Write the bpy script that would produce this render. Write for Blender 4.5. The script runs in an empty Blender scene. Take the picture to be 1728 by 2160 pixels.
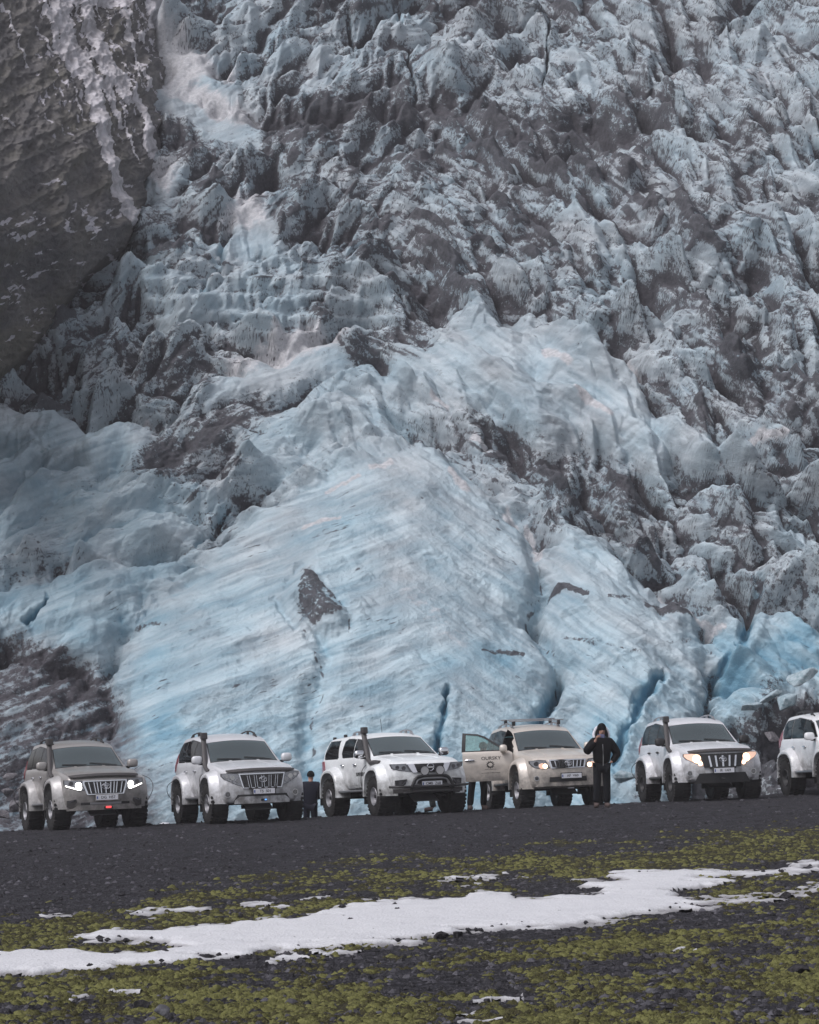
import bpy, bmesh, math, random
import numpy as np
from mathutils import Vector, Matrix

# ------------------------------------------------------------------ camera, sky, sun, exposure
SC = bpy.context.scene
COL = SC.collection
F = 5520.0                      # focal length in pixels of the 1728 x 2160 photograph
EYE = 2.4                       # eye height in metres
PITCH = math.atan(444.0 / F)    # the lens looks slightly up the glacier
cam_data = bpy.data.cameras.new("camera")
cam_data.sensor_fit = 'VERTICAL'
cam_data.sensor_height = 36.0
cam_data.lens = 36.0 * F / 2160.0
cam_data.clip_start = 0.5
cam_data.clip_end = 6000.0
cam = bpy.data.objects.new("camera", cam_data)
cam.location = (0, 0, EYE)
cam.rotation_euler = (math.pi / 2 + PITCH, 0, 0)
COL.objects.link(cam)
SC.camera = cam

SUN_EL, SUN_AZ = math.radians(52), math.radians(235)   # high soft sun behind the camera
world = bpy.data.worlds.new("World")
SC.world = world
world.use_nodes = True
_n, _l = world.node_tree.nodes, world.node_tree.links
_n.clear()
_sky = _n.new('ShaderNodeTexSky')
_sky.sky_type = 'NISHITA'
_sky.sun_disc = False
_sky.sun_elevation = SUN_EL
_sky.sun_rotation = SUN_AZ
_sky.dust_density = 3.0
_sky.air_density = 1.0
_hsv = _n.new('ShaderNodeHueSaturation')
_hsv.inputs['Saturation'].default_value = 0.25
_bg = _n.new('ShaderNodeBackground')
_bg.inputs['Strength'].default_value = 0.105
_out = _n.new('ShaderNodeOutputWorld')
_l.new(_sky.outputs[0], _hsv.inputs['Color'])
_tint = _n.new('ShaderNodeMix'); _tint.data_type = 'RGBA'; _tint.blend_type = 'MULTIPLY'
_tint.inputs[0].default_value = 1.0; _tint.inputs[7].default_value = (1.0, 0.988, 1.022, 1.0)     # cool cloud light
_l.new(_hsv.outputs[0], _tint.inputs[6])
_l.new(_tint.outputs[2], _bg.inputs['Color'])
_l.new(_bg.outputs[0], _out.inputs['Surface'])

sun_data = bpy.data.lights.new("sun", 'SUN')
sun_data.energy = 1.5
sun_data.angle = math.radians(28)
sun_data.color = (1.0, 0.97, 0.985)
sun = bpy.data.objects.new("sun", sun_data)
COL.objects.link(sun)
_d = Vector((math.sin(SUN_AZ) * math.cos(SUN_EL), math.cos(SUN_AZ) * math.cos(SUN_EL), math.sin(SUN_EL)))
sun.rotation_euler = _d.to_track_quat('Z', 'Y').to_euler()
sun.location = (0, -20, 60)

SC.view_settings.view_transform = 'Standard'
SC.view_settings.look = 'None'
SC.view_settings.exposure = 0.4
SC.view_settings.gamma = 1.0
SC.cycles.max_bounces = 6
SC.cycles.transparent_max_bounces = 12
SC.cycles.caustics_reflective = False
SC.cycles.caustics_refractive = False

RNG = np.random.default_rng(7)
random.seed(7)
PI = math.pi

# ------------------------------------------------------------------ helpers
def ray(u, v):
    """slopes x/y and z/y of the sight line through a point of the photograph"""
    c, s = math.cos(PITCH), math.sin(PITCH)
    y = F * c - (1080.0 - v) * s
    return (u - 864.0) / y, (F * s + (1080.0 - v) * c) / y

def place(u, v, Y):
    a, b = ray(u, v)
    return a * Y, Y, EYE + b * Y

def to_pix(X, Y, Z):
    c, s = math.cos(PITCH), math.sin(PITCH)
    d = Y * c + (Z - EYE) * s
    h = -Y * s + (Z - EYE) * c
    return 864.0 + F * X / d, 1080.0 - F * h / d

def tag(o, label=None, cat=None, group=None, kind=None):
    if label: o['label'] = label
    if cat: o['category'] = cat
    if group: o['group'] = group
    if kind: o['kind'] = kind
    return o

def empty(name, loc=(0, 0, 0)):
    o = bpy.data.objects.new(name, None)
    o.empty_display_size = 0.2
    o.location = loc
    COL.objects.link(o)
    return o

def link_mesh(name, me, mats, parent=None):
    o = bpy.data.objects.new(name, me)
    if len(me.materials) == 0:
        for m in (mats if isinstance(mats, (list, tuple)) else [mats]):
            me.materials.append(m)
    COL.objects.link(o)
    if parent is not None:
        o.parent = parent
    return o

def quick_mesh(name, V, Fq, smooth=True):
    """mesh from a vertex array (n,3) and an array of quads or triangles"""
    me = bpy.data.meshes.new(name)
    V = np.ascontiguousarray(V, np.float32)
    Fq = np.ascontiguousarray(Fq, np.int32)
    k = Fq.shape[1]
    me.vertices.add(len(V)); me.vertices.foreach_set('co', V.ravel())
    me.loops.add(Fq.size); me.loops.foreach_set('vertex_index', Fq.ravel())
    me.polygons.add(len(Fq))
    me.polygons.foreach_set('loop_start', np.arange(0, Fq.size, k, dtype=np.int32))
    me.polygons.foreach_set('loop_total', np.full(len(Fq), k, np.int32))
    me.polygons.foreach_set('use_smooth', np.full(len(Fq), smooth))
    me.update(calc_edges=True)
    return me

def attr(me, name, vals):
    a = me.attributes.new(name, 'FLOAT', 'POINT')
    a.data.foreach_set('value', np.ascontiguousarray(vals, np.float32).ravel())

def grid_faces(nr, nc):
    i = np.arange(nr - 1)[:, None] * nc + np.arange(nc - 1)[None, :]
    return np.stack([i, i + 1, i + nc + 1, i + nc], -1).reshape(-1, 4)

# ------------------------------------------------------------------ noise
def _h(ix, iy, seed):
    h = (ix.astype(np.int64) * 374761393 + iy.astype(np.int64) * 668265263 + seed * 2147483647 + 1013904223) & 0xFFFFFFFF
    h = ((h ^ (h >> 13)) * 1274126177) & 0xFFFFFFFF
    h = ((h ^ (h >> 16)) * 2246822519) & 0xFFFFFFFF
    return ((h ^ (h >> 15)) & 0xFFFFFF).astype(np.float32) / np.float32(16777216.0)

_TAB = {}
def _tables(seed):
    """hashed lattice values in a 512 x 512 repeating table"""
    if seed not in _TAB:
        if len(_TAB) > 40: _TAB.clear()
        r = np.random.default_rng(seed * 7919 + 13)
        a = r.random((512, 512)).astype(np.float32) * np.float32(2 * PI)
        _TAB[seed] = (np.cos(a), np.sin(a))
    return _TAB[seed]

def perlin(x, y, seed):
    gx, gy = _tables(seed)
    xi = np.floor(x); yi = np.floor(y)
    fx = (x - xi).astype(np.float32); fy = (y - yi).astype(np.float32)
    xi = xi.astype(np.int32) & 511; yi = yi.astype(np.int32) & 511
    x1 = (xi + 1) & 511; y1 = (yi + 1) & 511
    wx = fx * fx * fx * (fx * (fx * 6 - 15) + 10); wy = fy * fy * fy * (fy * (fy * 6 - 15) + 10)
    a = gx[yi, xi] * fx + gy[yi, xi] * fy
    b = gx[yi, x1] * (fx - 1) + gy[yi, x1] * fy
    c = gx[y1, xi] * fx + gy[y1, xi] * (fy - 1)
    d = gx[y1, x1] * (fx - 1) + gy[y1, x1] * (fy - 1)
    t = a + (b - a) * wx
    return (t + ((c + (d - c) * wx) - t) * wy) * np.float32(1.5)

def fbm(x, y, octs, seed, gain=0.5):
    s = 0.0; a = 1.0; n = 0.0
    for i in range(octs):
        s = s + a * perlin(x + 17.3 * i, y - 9.1 * i, seed + i); n += a
        a *= gain; x = x * 2.03; y = y * 2.03
    return s / n

def ridged(x, y, octs, seed, gain=0.5):
    s = 0.0; a = 1.0; n = 0.0
    for i in range(octs):
        r = 1.0 - np.abs(perlin(x + 17.3 * i, y - 9.1 * i, seed + i)) * 1.6
        s = s + a * r * np.abs(r); n += a
        a *= gain; x = x * 2.07; y = y * 2.07
    return s / n

def pyramids(x, y, seed, slope=1.0, var=0.5, aniso=0.5, reach=2, lean=None, spread=1.0):
    """highest of many random many-sided peaks, one per cell of a jittered grid; also each winner's own axes and a number"""
    r = np.random.default_rng(seed)
    N = 256
    jx = r.random((N, N)).astype(np.float32); jy = r.random((N, N)).astype(np.float32)
    ht = (r.random((N, N)) * var).astype(np.float32)
    th = (r.random((N, N)) * 2 * PI).astype(np.float32)
    st = (1.0 + r.random((N, N)) * aniso * 2).astype(np.float32)
    idn = r.random((N, N)).astype(np.float32)
    if lean is not None:
        st = (1.5 + r.random((N, N)) * aniso * 2).astype(np.float32)
        th = (r.random((N, N)).astype(np.float32) - 0.5) * np.float32(2 * spread)
    ct, sn = np.cos(th), np.sin(th)
    lc, ls = (np.cos(lean), np.sin(lean)) if lean is not None else (1.0, 0.0)
    xi = np.floor(x).astype(np.int32); yi = np.floor(y).astype(np.int32)
    best = np.full(x.shape, -9.0, np.float32)
    A = np.zeros_like(best); B = np.zeros_like(best); ID = np.zeros_like(best)
    for dy in range(-reach, reach + 1):
        for dx in range(-reach, reach + 1):
            cx = (xi + dx) & 255; cy = (yi + dy) & 255
            px = x - (xi + dx + jx[cy, cx]); py = y - (yi + dy + jy[cy, cx])
            c0 = ct[cy, cx]; s0 = sn[cy, cx]; k = st[cy, cx]
            c = c0 * lc - s0 * ls; s = s0 * lc + c0 * ls
            a = px * c + py * s; b = (-px * s + py * c) * k
            m = np.maximum(np.abs(a) * 0.80 + np.abs(b) * 0.25, np.abs(b) * 0.98 + np.abs(a) * 0.10)
            m = ht[cy, cx] - slope * m
            w = m > best
            best = np.where(w, m, best); A = np.where(w, a, A); B = np.where(w, b, B); ID = np.where(w, idn[cy, cx], ID)
    return best, A, B, ID

def sstep(x, a, b):
    t = np.clip((x - a) / (b - a), 0, 1)
    return t * t * (3 - 2 * t)

def blur(a, n):
    """box blur twice, radius n"""
    for _ in range(2):
        for ax in (0, 1):
            p = np.pad(a, [(n + 1, n) if i == ax else (0, 0) for i in (0, 1)], mode='edge').astype(np.float64)
            c = np.cumsum(p, axis=ax)
            w = 2 * n + 1
            a = ((c[w:] - c[:-w]) if ax == 0 else (c[:, w:] - c[:, :-w])) / w
    return a.astype(np.float32)

class Chart:
    """hand-laid outlines on the ground plan of a slope, looked up with bent coordinates"""
    def __init__(s, u0, u1, v0, v1, step=6.0):
        s.u0, s.v0, s.step = u0, v0, step
        s.gu, s.gv = np.meshgrid(np.arange(u0, u1 + step, step), np.arange(v0, v1 + step, step))
    def line(s, pts):
        """distance to a polyline"""
        best = np.full(s.gu.shape, 1e9)
        for (x0, y0), (x1, y1) in zip(pts[:-1], pts[1:]):
            dx, dy = x1 - x0, y1 - y0
            t = np.clip(((s.gu - x0) * dx + (s.gv - y0) * dy) / (dx * dx + dy * dy + 1e-9), 0, 1)
            best = np.minimum(best, np.hypot(s.gu - x0 - t * dx, s.gv - y0 - t * dy))
        return best
    def poly(s, pts):
        """distance inside a polygon (negative outside)"""
        d = s.line(list(pts) + [pts[0]])
        ins = np.zeros(s.gu.shape, bool)
        n = len(pts)
        for i in range(n):
            x0, y0 = pts[i]; x1, y1 = pts[(i + 1) % n]
            if y0 == y1: continue
            cr = ((y0 > s.gv) != (y1 > s.gv)) & (s.gu < (x1 - x0) * (s.gv - y0) / (y1 - y0) + x0)
            ins ^= cr
        return np.where(ins, d, -d)
    def at(s, A, u, v):
        x = np.clip((u - s.u0) / s.step, 0, A.shape[1] - 1.001); y = np.clip((v - s.v0) / s.step, 0, A.shape[0] - 1.001)
        xi = x.astype(np.int32); yi = y.astype(np.int32)
        fx = (x - xi).astype(np.float32); fy = (y - yi).astype(np.float32)
        A = A.astype(np.float32)
        t = A[yi, xi] * (1 - fx) + A[yi, xi + 1] * fx
        b = A[yi + 1, xi] * (1 - fx) + A[yi + 1, xi + 1] * fx
        return t * (1 - fy) + b * fy

# ------------------------------------------------------------------ materials
MATS = {}
class NT:
    def __init__(s, name):
        s.m = bpy.data.materials.new(name); s.m.use_nodes = True
        s.t = s.m.node_tree; s.t.nodes.clear()
        s.out = s.t.nodes.new('ShaderNodeOutputMaterial')
    def n(s, typ, **kw):
        d = s.t.nodes.new(typ)
        for k, v in kw.items():
            if k in d.inputs: d.inputs[k].default_value = v
            else: setattr(d, k, v)
        return d
    def l(s, a, b): s.t.links.new(a, b)
    def set(s, sock, v):
        if hasattr(v, 'links') or isinstance(v, bpy.types.NodeSocket): s.l(v, sock)
        else: sock.default_value = v
    def attr(s, name):
        return s.n('ShaderNodeAttribute', attribute_name=name).outputs['Fac']
    def noise(s, scale, detail=4, rough=0.55, vec=None, dist=0.0):
        d = s.n('ShaderNodeTexNoise', Scale=scale, Detail=detail, Roughness=rough, Distortion=dist)
        if vec is not None: s.l(vec, d.inputs['Vector'])
        return d.outputs['Fac']
    def coord(s, kind='Object', scale=None, rot=None):
        c = s.n('ShaderNodeTexCoord').outputs[kind]
        if scale is None and rot is None: return c
        m = s.n('ShaderNodeMapping')
        if scale: m.inputs['Scale'].default_value = scale
        if rot: m.inputs['Rotation'].default_value = rot
        s.l(c, m.inputs['Vector'])
        return m.outputs[0]
    def math(s, op, a, b=0.0, c=0.0, clamp=False):
        d = s.n('ShaderNodeMath', operation=op); d.use_clamp = clamp
        s.set(d.inputs[0], a); s.set(d.inputs[1], b); s.set(d.inputs[2], c)
        return d.outputs[0]
    def ramp(s, x, lo, hi, a=0.0, b=1.0):
        d = s.n('ShaderNodeMapRange', interpolation_type='SMOOTHSTEP')
        s.set(d.inputs['Value'], x)
        d.inputs['From Min'].default_value = lo; d.inputs['From Max'].default_value = hi
        d.inputs['To Min'].default_value = a; d.inputs['To Max'].default_value = b
        return d.outputs[0]
    def mix(s, f, a, b):
        d = s.n('ShaderNodeMix', data_type='RGBA')
        s.set(d.inputs[0], f)
        for i, v in ((6, a), (7, b)):
            s.set(d.inputs[i], (*v, 1.0) if isinstance(v, tuple) and len(v) == 3 else v)
        return d.outputs[2]
    def bsdf(s, color, rough=0.5, **kw):
        p = s.n('ShaderNodeBsdfPrincipled')
        s.set(p.inputs['Base Color'], (*color, 1.0) if isinstance(color, tuple) and len(color) == 3 else color)
        s.set(p.inputs['Roughness'], rough)
        for k, v in kw.items(): s.set(p.inputs[k.replace('_', ' ')], v)
        s.l(p.outputs[0], s.out.inputs['Surface'])
        return p
    def bump(s, p, h, strength=0.5, dist=0.05):
        b = s.n('ShaderNodeBump', Strength=strength, Distance=dist)
        s.l(h, b.inputs['Height']); s.l(b.outputs[0], p.inputs['Normal'])

# ------------------------------------------------------------------ the lie of the land
def car_line(X):
    return 60.0 + (np.asarray(X) + 8.0) * 0.28

def ground_z(X, Y):
    """height of the gravel flat: it tilts up to one side, and falls away behind the parked cars"""
    X = np.asarray(X, float); Y = np.asarray(Y, float)
    z = 0.25 + 0.036 * np.clip(X, -14, 14)
    s = Y - car_line(np.clip(X, -14, 14))
    z = z - 0.03 * np.clip(s, 0, 4) - 0.22 * np.clip(s - 4.2, 0, 5)
    z = z + 0.5 * sstep(X, 8.2, 12.5) * sstep(s, 2, 6)
    return z

# ------------------------------------------------------------------ glacier
def glacier_material():
    g = NT('glacier_ice')
    co = g.coord('Object')
    deb, blue, snow, line, grime = g.attr('debris'), g.attr('blue'), g.attr('snow'), g.attr('line'), g.attr('grime')
    n1 = g.noise(1.5, 6, 0.62, co); n2 = g.noise(6.5, 5, 0.68, co); n3 = g.noise(0.5, 3, 0.5, co)
    n4 = g.noise(17.0, 3, 0.7, co)
    tone = g.math('ADD', g.attr('tone'), g.math('MULTIPLY', g.math('SUBTRACT', n1, 0.5), 0.45))
    grey = g.mix(g.ramp(tone, 0.1, 0.9), (0.28, 0.315, 0.345), (0.52, 0.575, 0.61))
    blu = g.mix(g.ramp(tone, 0.1, 0.9), (0.20, 0.335, 0.42), (0.38, 0.525, 0.60))
    ice = g.mix(g.math('ADD', blue, g.math('MULTIPLY', g.math('SUBTRACT', n3, 0.5), 0.25), clamp=True), grey, blu)
    ice = g.mix(g.math('MULTIPLY', g.ramp(blue, 0.85, 1.35), 0.8), ice, (0.10, 0.245, 0.345))
    # grit frozen into the surface
    gm = g.ramp(g.math('ADD', grime, g.math('ADD', g.math('MULTIPLY', g.math('SUBTRACT', n2, 0.5), 0.55), g.math('MULTIPLY', g.math('SUBTRACT', n1, 0.5), 0.5))), 0.15, 0.95)
    ice = g.mix(g.math('MULTIPLY', gm, 0.9), ice, g.mix(n4, (0.066, 0.064, 0.074), (0.142, 0.136, 0.152)))
    # snow
    sm = g.ramp(g.math('ADD', snow, g.math('MULTIPLY', g.math('SUBTRACT', n2, 0.5), 0.6)), 0.3, 0.75)
    snowc = g.mix(g.ramp(n2, 0.35, 0.65), (0.40, 0.405, 0.425), (0.56, 0.562, 0.585))
    ice = g.mix(sm, ice, snowc)
    # black sand and rubble
    dm = g.math('ADD', g.math('ADD', g.math('MULTIPLY', g.math('SUBTRACT', n2, 0.5), 1.2), g.math('MULTIPLY', g.math('SUBTRACT', n4, 0.5), 0.6)), g.math('MULTIPLY', g.math('SUBTRACT', n1, 0.5), 0.6))
    dm = g.ramp(g.math('ADD', deb, dm), 0.48, 0.72)
    ln = g.ramp(g.math('ADD', line, g.math('MULTIPLY', g.math('SUBTRACT', n2, 0.5), 0.7)), 0.22, 0.66)
    dm = g.math('MAXIMUM', dm, g.math('MULTIPLY', ln, 0.92))
    dirt = g.mix(g.ramp(n2, 0.3, 0.7), (0.026, 0.0245, 0.030), (0.078, 0.073, 0.085))
    col = g.mix(g.math('MULTIPLY', dm, 0.92), ice, dirt)
    p = g.bsdf(col, g.ramp(dm, 0, 1, 0.5, 0.9))
    p.inputs['Specular IOR Level'].default_value = 0.25
    h = g.math('ADD', n1, g.math('MULTIPLY', n4, 0.3))
    g.bump(p, h, 0.7, 0.13)
    return g.m

VB = [-140, 100, 300, 500, 700, 900, 1100, 1300, 1500, 1650, 1780]
YB = [128, 116, 106, 98, 91.5, 86, 81.6, 78.0, 75.0, 73.0, 71.0]
def base_Y(v):
    # smooth the distance curve so that no straight edges cross the slope
    vv = np.linspace(-200, 1900, 2101)
    yy = np.interp(vv, VB, YB)
    k = np.ones(161) / 161
    yy = np.convolve(np.pad(yy, 80, mode='edge'), k, 'valid')
    return np.interp(v, vv, yy)

def build_glacier():
    U = np.arange(-170, 1900, 1.75, dtype=np.float32)
    V = np.arange(-130, 1775, 1.15, dtype=np.float32)
    u, v = np.meshgrid(U, V)
    ch = Chart(-300, 2050, -300, 1950, 6.0)
    w1 = fbm(u / 170, v / 170, 4, 11); w2 = fbm(u / 170, v / 170, 4, 23)
    w3 = fbm(u / 45, v / 45, 3, 31); w4 = fbm(u / 45, v / 45, 3, 37)
    wu, wv = u + 26 * w1 + 9 * w3, v + 26 * w2 + 9 * w4          # bent coordinates for outlines
    L = lambda pts: ch.at(ch.line(pts), wu, wv)
    P = lambda pts: ch.at(ch.poly(pts), wu, wv)
    g = lambda d, w: np.exp(-(d / w) ** 2)

    # --- smooth bodies of ice
    dome = P([(215, 1640), (225, 1440), (240, 1330), (330, 1240), (440, 1160), (520, 1080), (640, 1010), (820, 955), (930, 940), (1010, 1000),
              (1090, 1090), (1125, 1170), (1135, 1240), (1110, 1310), (1180, 1400), (1180, 1480), (1150, 1760), (215, 1760)])
    lobeC = P([(1150, 1180), (1200, 1110), (1330, 1180), (1460, 1290), (1490, 1380), (1500, 1500), (1440, 1760), (1160, 1760), (1180, 1430), (1125, 1310)])
    lobeB = P([(-200, 1225), (60, 1195), (250, 1185), (430, 1130), (330, 1235), (240, 1330), (215, 1400), (60, 1350), (-200, 1340)])
    lobeE = P([(820, 780), (900, 700), (1010, 620), (1120, 680), (1230, 760), (1400, 850), (1560, 930), (1400, 930), (1230, 920), (1060, 860), (930, 840), (800, 830)])
    flat = P([(-200, 815), (90, 820), (230, 850), (330, 885), (290, 940), (190, 955), (60, 920), (-200, 900)])
    rblk = P([(1490, 1330), (1600, 1240), (1760, 1290), (1900, 1300), (1900, 1440), (1700, 1440), (1620, 1510), (1520, 1520)])
    cliffs = P([(290, 560), (480, 470), (640, 500), (760, 560), (860, 640), (740, 660), (600, 690), (420, 640), (300, 640)])
    lowl = P([(-200, 1330), (60, 1345), (150, 1400), (240, 1430), (280, 1560), (300, 1800), (-200, 1800)])
    calm = np.maximum.reduce([sstep(dome, -75, 60), 0.9 * sstep(lobeC, -60, 60), 0.85 * sstep(lobeB, -45, 40), 0.62 * sstep(lobeE, -60, 50), 0.72 * sstep(lowl, -20, 30),
                              0.8 * sstep(flat, -20, 30), 0.6 * sstep(rblk, -20, 30), 0.25 * sstep(cliffs, -20, 30)])
    openice = P([(-200, 930), (240, 905), (300, 1000), (480, 1070), (330, 1150), (-200, 1190)])
    calm = np.maximum(calm, 0.55 * sstep(openice, -30, 40))
    calm = np.maximum(calm, 0.45 * sstep(P([(560, 840), (820, 760), (900, 900), (780, 960), (560, 1010), (500, 960)]), -40, 40))
    rough = 1.0 - calm

    # --- broad relief (heights in photograph pixels, turned into metres below)
    H = np.zeros_like(u)
    H += 100 * np.sqrt(sstep(dome, -40, 330)) + 10 * sstep(dome, -20, 40)
    H += 60 * np.sqrt(sstep(lobeC, -10, 160)) + 14 * sstep(lobeC, -6, 30)
    H += 48 * np.sqrt(sstep(lobeB, -8, 70))
    H += 60 * np.sqrt(sstep(lobeE, -14, 110))
    H += 45 * np.sqrt(sstep(rblk, -8, 90))
    H += 22 * np.sqrt(sstep(flat, -8, 60))
    H += 42 * np.sqrt(sstep(cliffs, -8, 70))
    ridge = lambda pts, a, w: a * g(L(pts), w)
    H += ridge([(1010, 605), (900, 690), (820, 770), (700, 850)], 34, 45)
    H += ridge([(1010, 605), (1130, 690), (1260, 770), (1420, 860), (1560, 930), (1760, 990)], 42, 40)
    H += ridge([(930, 940), (820, 955), (640, 1010), (500, 1090), (330, 1200), (60, 1200)], 20, 36)
    H += ridge([(1120, 1160), (1230, 1130), (1400, 1230), (1480, 1300)], 24, 34)
    H += ridge([(560, 1130), (700, 1090), (860, 1060)], 10, 60)
    H -= ridge([(1125, 1150), (1140, 1230), (1110, 1300), (1180, 1400), (1172, 1470), (1130, 1560)], 30, 17)
    H -= ridge([(640, 1310), (668, 1370), (692, 1440), (660, 1520), (650, 1640)], 24, 18)
    H -= ridge([(250, 1300), (225, 1400), (235, 1500), (262, 1560)], 30, 20)
    H -= ridge([(330, 920), (450, 900), (560, 830), (660, 770), (840, 680), (930, 590), (1000, 540)], 20, 40)
    H -= ridge([(950, 845), (1080, 925), (1200, 970), (1330, 1030), (1480, 1090), (1600, 1130)], 22, 46)
    H -= ridge([(300, 60), (420, 180), (480, 240), (490, 340), (520, 440), (470, 470)], 30, 40)
    H -= ridge([(0, 1060), (180, 1040), (330, 1000), (480, 930)], 18, 30)
    # --- seracs: broken peaks, smaller up the icefall
    up = sstep(v, 820, 250)
    q = 1.3
    q1, q2 = fbm(u / 170, v / 170, 2, 11), fbm(u / 170, v / 170, 2, 23)
    a1 = u + 20 * q1; b1 = v + 20 * q2
    pr = lambda Lx, seed, tl, **k: pyramids((a1 - b1 * q * tl) / Lx, (b1 * q + a1 * tl) / Lx, seed, **k)
    # ridge crests run down to one side on the right of the icefall and to the other on its left
    lean = (0.62 * (1 - 2 * sstep(u + 0.45 * v, 700, 1300)) + 0.55 * fbm(u / 260, v / 200, 2, 43)).astype(np.float32) * -1.0
    big, bA, bB, bI = pr(150, 5, 0.0, slope=1.1, var=0.65, aniso=1.2, lean=lean, spread=0.38)
    mid, mA, mB, mI = pr(70, 6, 0.0, slope=1.1, var=0.6, aniso=1.1, lean=lean + 0.12, spread=0.5)
    sml, sA, sB, sI = pr(32, 8, 0.0, slope=1.05, var=0.6, aniso=1.0, lean=lean - 0.3, spread=0.8)
    patch = fbm(u / 210, v / 150, 3, 41)
    sizeA = np.clip(0.95 - 0.55 * up + 0.8 * patch, 0.15, 1.3)
    ser = 135 * sizeA * big + 60 * mid * (0.8 + 0.4 * patch) + 15 * sml
    ser += 3 * ridged((a1 + 0.6 * b1) / 70, b1 * 1.6 / 60, 3, 51)
    lane = L([(330, 920), (450, 900), (560, 830), (660, 770), (840, 680)])
    moderate = 1 - 0.6 * sstep(lane, 90, 30)
    snowp = [[(310, 50), (400, 60), (450, 130), (500, 150), (480, 180), (420, 160), (400, 190), (330, 190), (310, 120)],
             [(320, 175), (420, 170), (480, 205), (550, 235), (550, 270), (470, 260), (400, 220), (330, 200)],
             [(490, 380), (560, 400), (580, 470), (470, 475), (440, 470), (490, 420)],
             [(480, 760), (530, 720), (590, 690), (630, 665), (690, 690), (750, 720), (640, 760), (520, 790), (440, 830)],
             [(290, 340), (360, 310), (380, 330), (360, 410), (330, 400)], [(1100, 200), (1300, 120), (1500, 110), (1760, 90), (1760, 200), (1500, 180), (1300, 160)]]
    fan = np.zeros_like(u)
    for pts, sc in zip(snowp, (1, 1, .9, .95, .85, .3)):
        fan = np.maximum(fan, sc * sstep(P(pts), -22, 14))
    rough = rough * (1 - 0.75 * fan)
    H += rough * moderate * (1.2 * ser + 26) + (1 - rough) * (6 * sml) * sstep(fbm(u / 120, v / 90, 3, 47), -0.15, 0.35)
    # layering seen on the risers: it follows height, tilted a little differently in every block
    vp = v - 0.7 * (H - 40)
    def layered(ang, la, lc, off, octs, seed, f=ridged):
        c, sn = np.cos(ang), np.sin(ang)
        return f((u * c + vp * sn) / la + off, (-u * sn + vp * c) / lc, octs, seed)
    hand = np.where(u + 0.45 * v > 1000, 1.0, -1.0)
    phi = (hand * 0.42 + (mI - 0.5) * 1.0).astype(np.float32)
    phb = (hand * 0.35 + (bI - 0.5) * 0.8).astype(np.float32)
    dl = sstep(u - 0.2 * v + 60 * w1, 480, 800)
    def fanned(*a): return layered(np.float32(-0.34), *a) * (1 - dl) + layered(np.float32(0.60), *a) * dl
    ledge = layered(phi, 85, 20, mI * 91, 2, 171)
    H += rough * 5 * (ledge - 0.3)
    # flow lines that fan out from the head of the dome, gentle swells, small breaks
    fl1 = fanned(150, 13, 0, 4, 61, fbm)
    fl2 = fanned(260, 85, 0, 3, 67)
    H += (1 - rough) * (16 * fbm(u / 150, v / 120, 3, 63) + 9 * fl2 + 1.8 * fl1 + 2.0 * ridged(u / 20, v / 12, 3, 71))
    stp = (vp + 14 * w1 + 6 * w3) / 37.0
    H += sstep(cliffs, -10, 30) * 12 * (np.abs((stp % 1.0) - 0.5) * 2 - 0.5)

    # where each spot of the slope stands once raised: outlines of small features are looked up there
    vd = v - 0.7 * (blur(H, 22) - 40)
    x3, x4 = fbm(u / 45, vp / 45, 3, 421), fbm(u / 45, vp / 45, 3, 427)
    wu = u + 26 * w1 + 9 * x3; wv = vd + 26 * w2 + 9 * x4
    L = lambda pts: ch.at(ch.line(pts), wu, wv)
    P = lambda pts: ch.at(ch.poly(pts), wu, wv)
    Q = lambda pts, k=6: ch.at(ch.line(pts), u + k * x3, vd + k * x4)
    crev = [([(1612, 1235), (1580, 1330), (1556, 1375), (1505, 1430)], 11), ([(945, 1455), (934, 1500), (922, 1580)], 9), ([(1180, 1430), (1150, 1490), (1120, 1560)], 12),
            ([(1395, 1418), (1350, 1480), (1318, 1540), (1300, 1600)], 11), ([(488, 470), (455, 545), (430, 612)], 9), ([(478, 1062), (455, 1110), (412, 1148)], 9),
            ([(100, 1255), (55, 1310)], 6), ([(1155, 40), (1148, 200)], 4), ([(865, 90), (868, 230)], 5), ([(830, 0), (845, 60)], 6), ([(740, 40), (760, 120)], 5), ([(1500, 1440), (1495, 1500)], 10)]
    cd = np.zeros_like(u)
    for pts, w in crev:
        cd = np.maximum(cd, g(Q(pts, 16), w * (0.25 + 0.75 * sstep(fbm(u / 40, vd / 55, 3, 131), -0.5, 0.25))) * (0.45 + 0.55 * sstep(fbm(u / 70, vd / 60, 2, 137), -0.5, 0.1)))
    H -= 40 * cd
    # one lip of every crack stands higher than the other
    for pts, w in crev[:5]:
        d = ch.at(ch.line([(x + 16, y + 4) for x, y in pts]), u + 14 * w3, vd + 14 * w4); H += 9 * g(d, 15)
    # the sand covered pyramid on the dome
    tri = ch.at(ch.poly([(586, 1258), (645, 1192), (742, 1298), (738, 1330), (690, 1345), (630, 1325)]), u + 15 * w3 + 8 * w1, vd + 15 * w4)
    H += 30 * sstep(tri, -6, 60) - 9 * sstep(-np.abs(tri + 4), -14, 0) * sstep(w1 + w3, -0.5, 0.4)

    # --- metres
    Y0 = base_Y(v)
    m = (H - 40) * Y0 / F
    a, b = ray(u, v)
    X = a * Y0; Y = Y0 - 0.7 * m; Z = EYE + b * Y0 + 0.7 * m
    # --- what lies on the ice
    rel = (H - blur(H, 12)); relw = (H - blur(H, 40))
    hollow = sstep(-rel, 1, 14) * 0.55 + sstep(-relw, 4, 40) * 0.55
    strata = layered(phi, 60, 8.5, mI * 91, 3, 181)
    strata2 = layered(phb, 110, 17, bI * 61, 3, 187)
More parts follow.
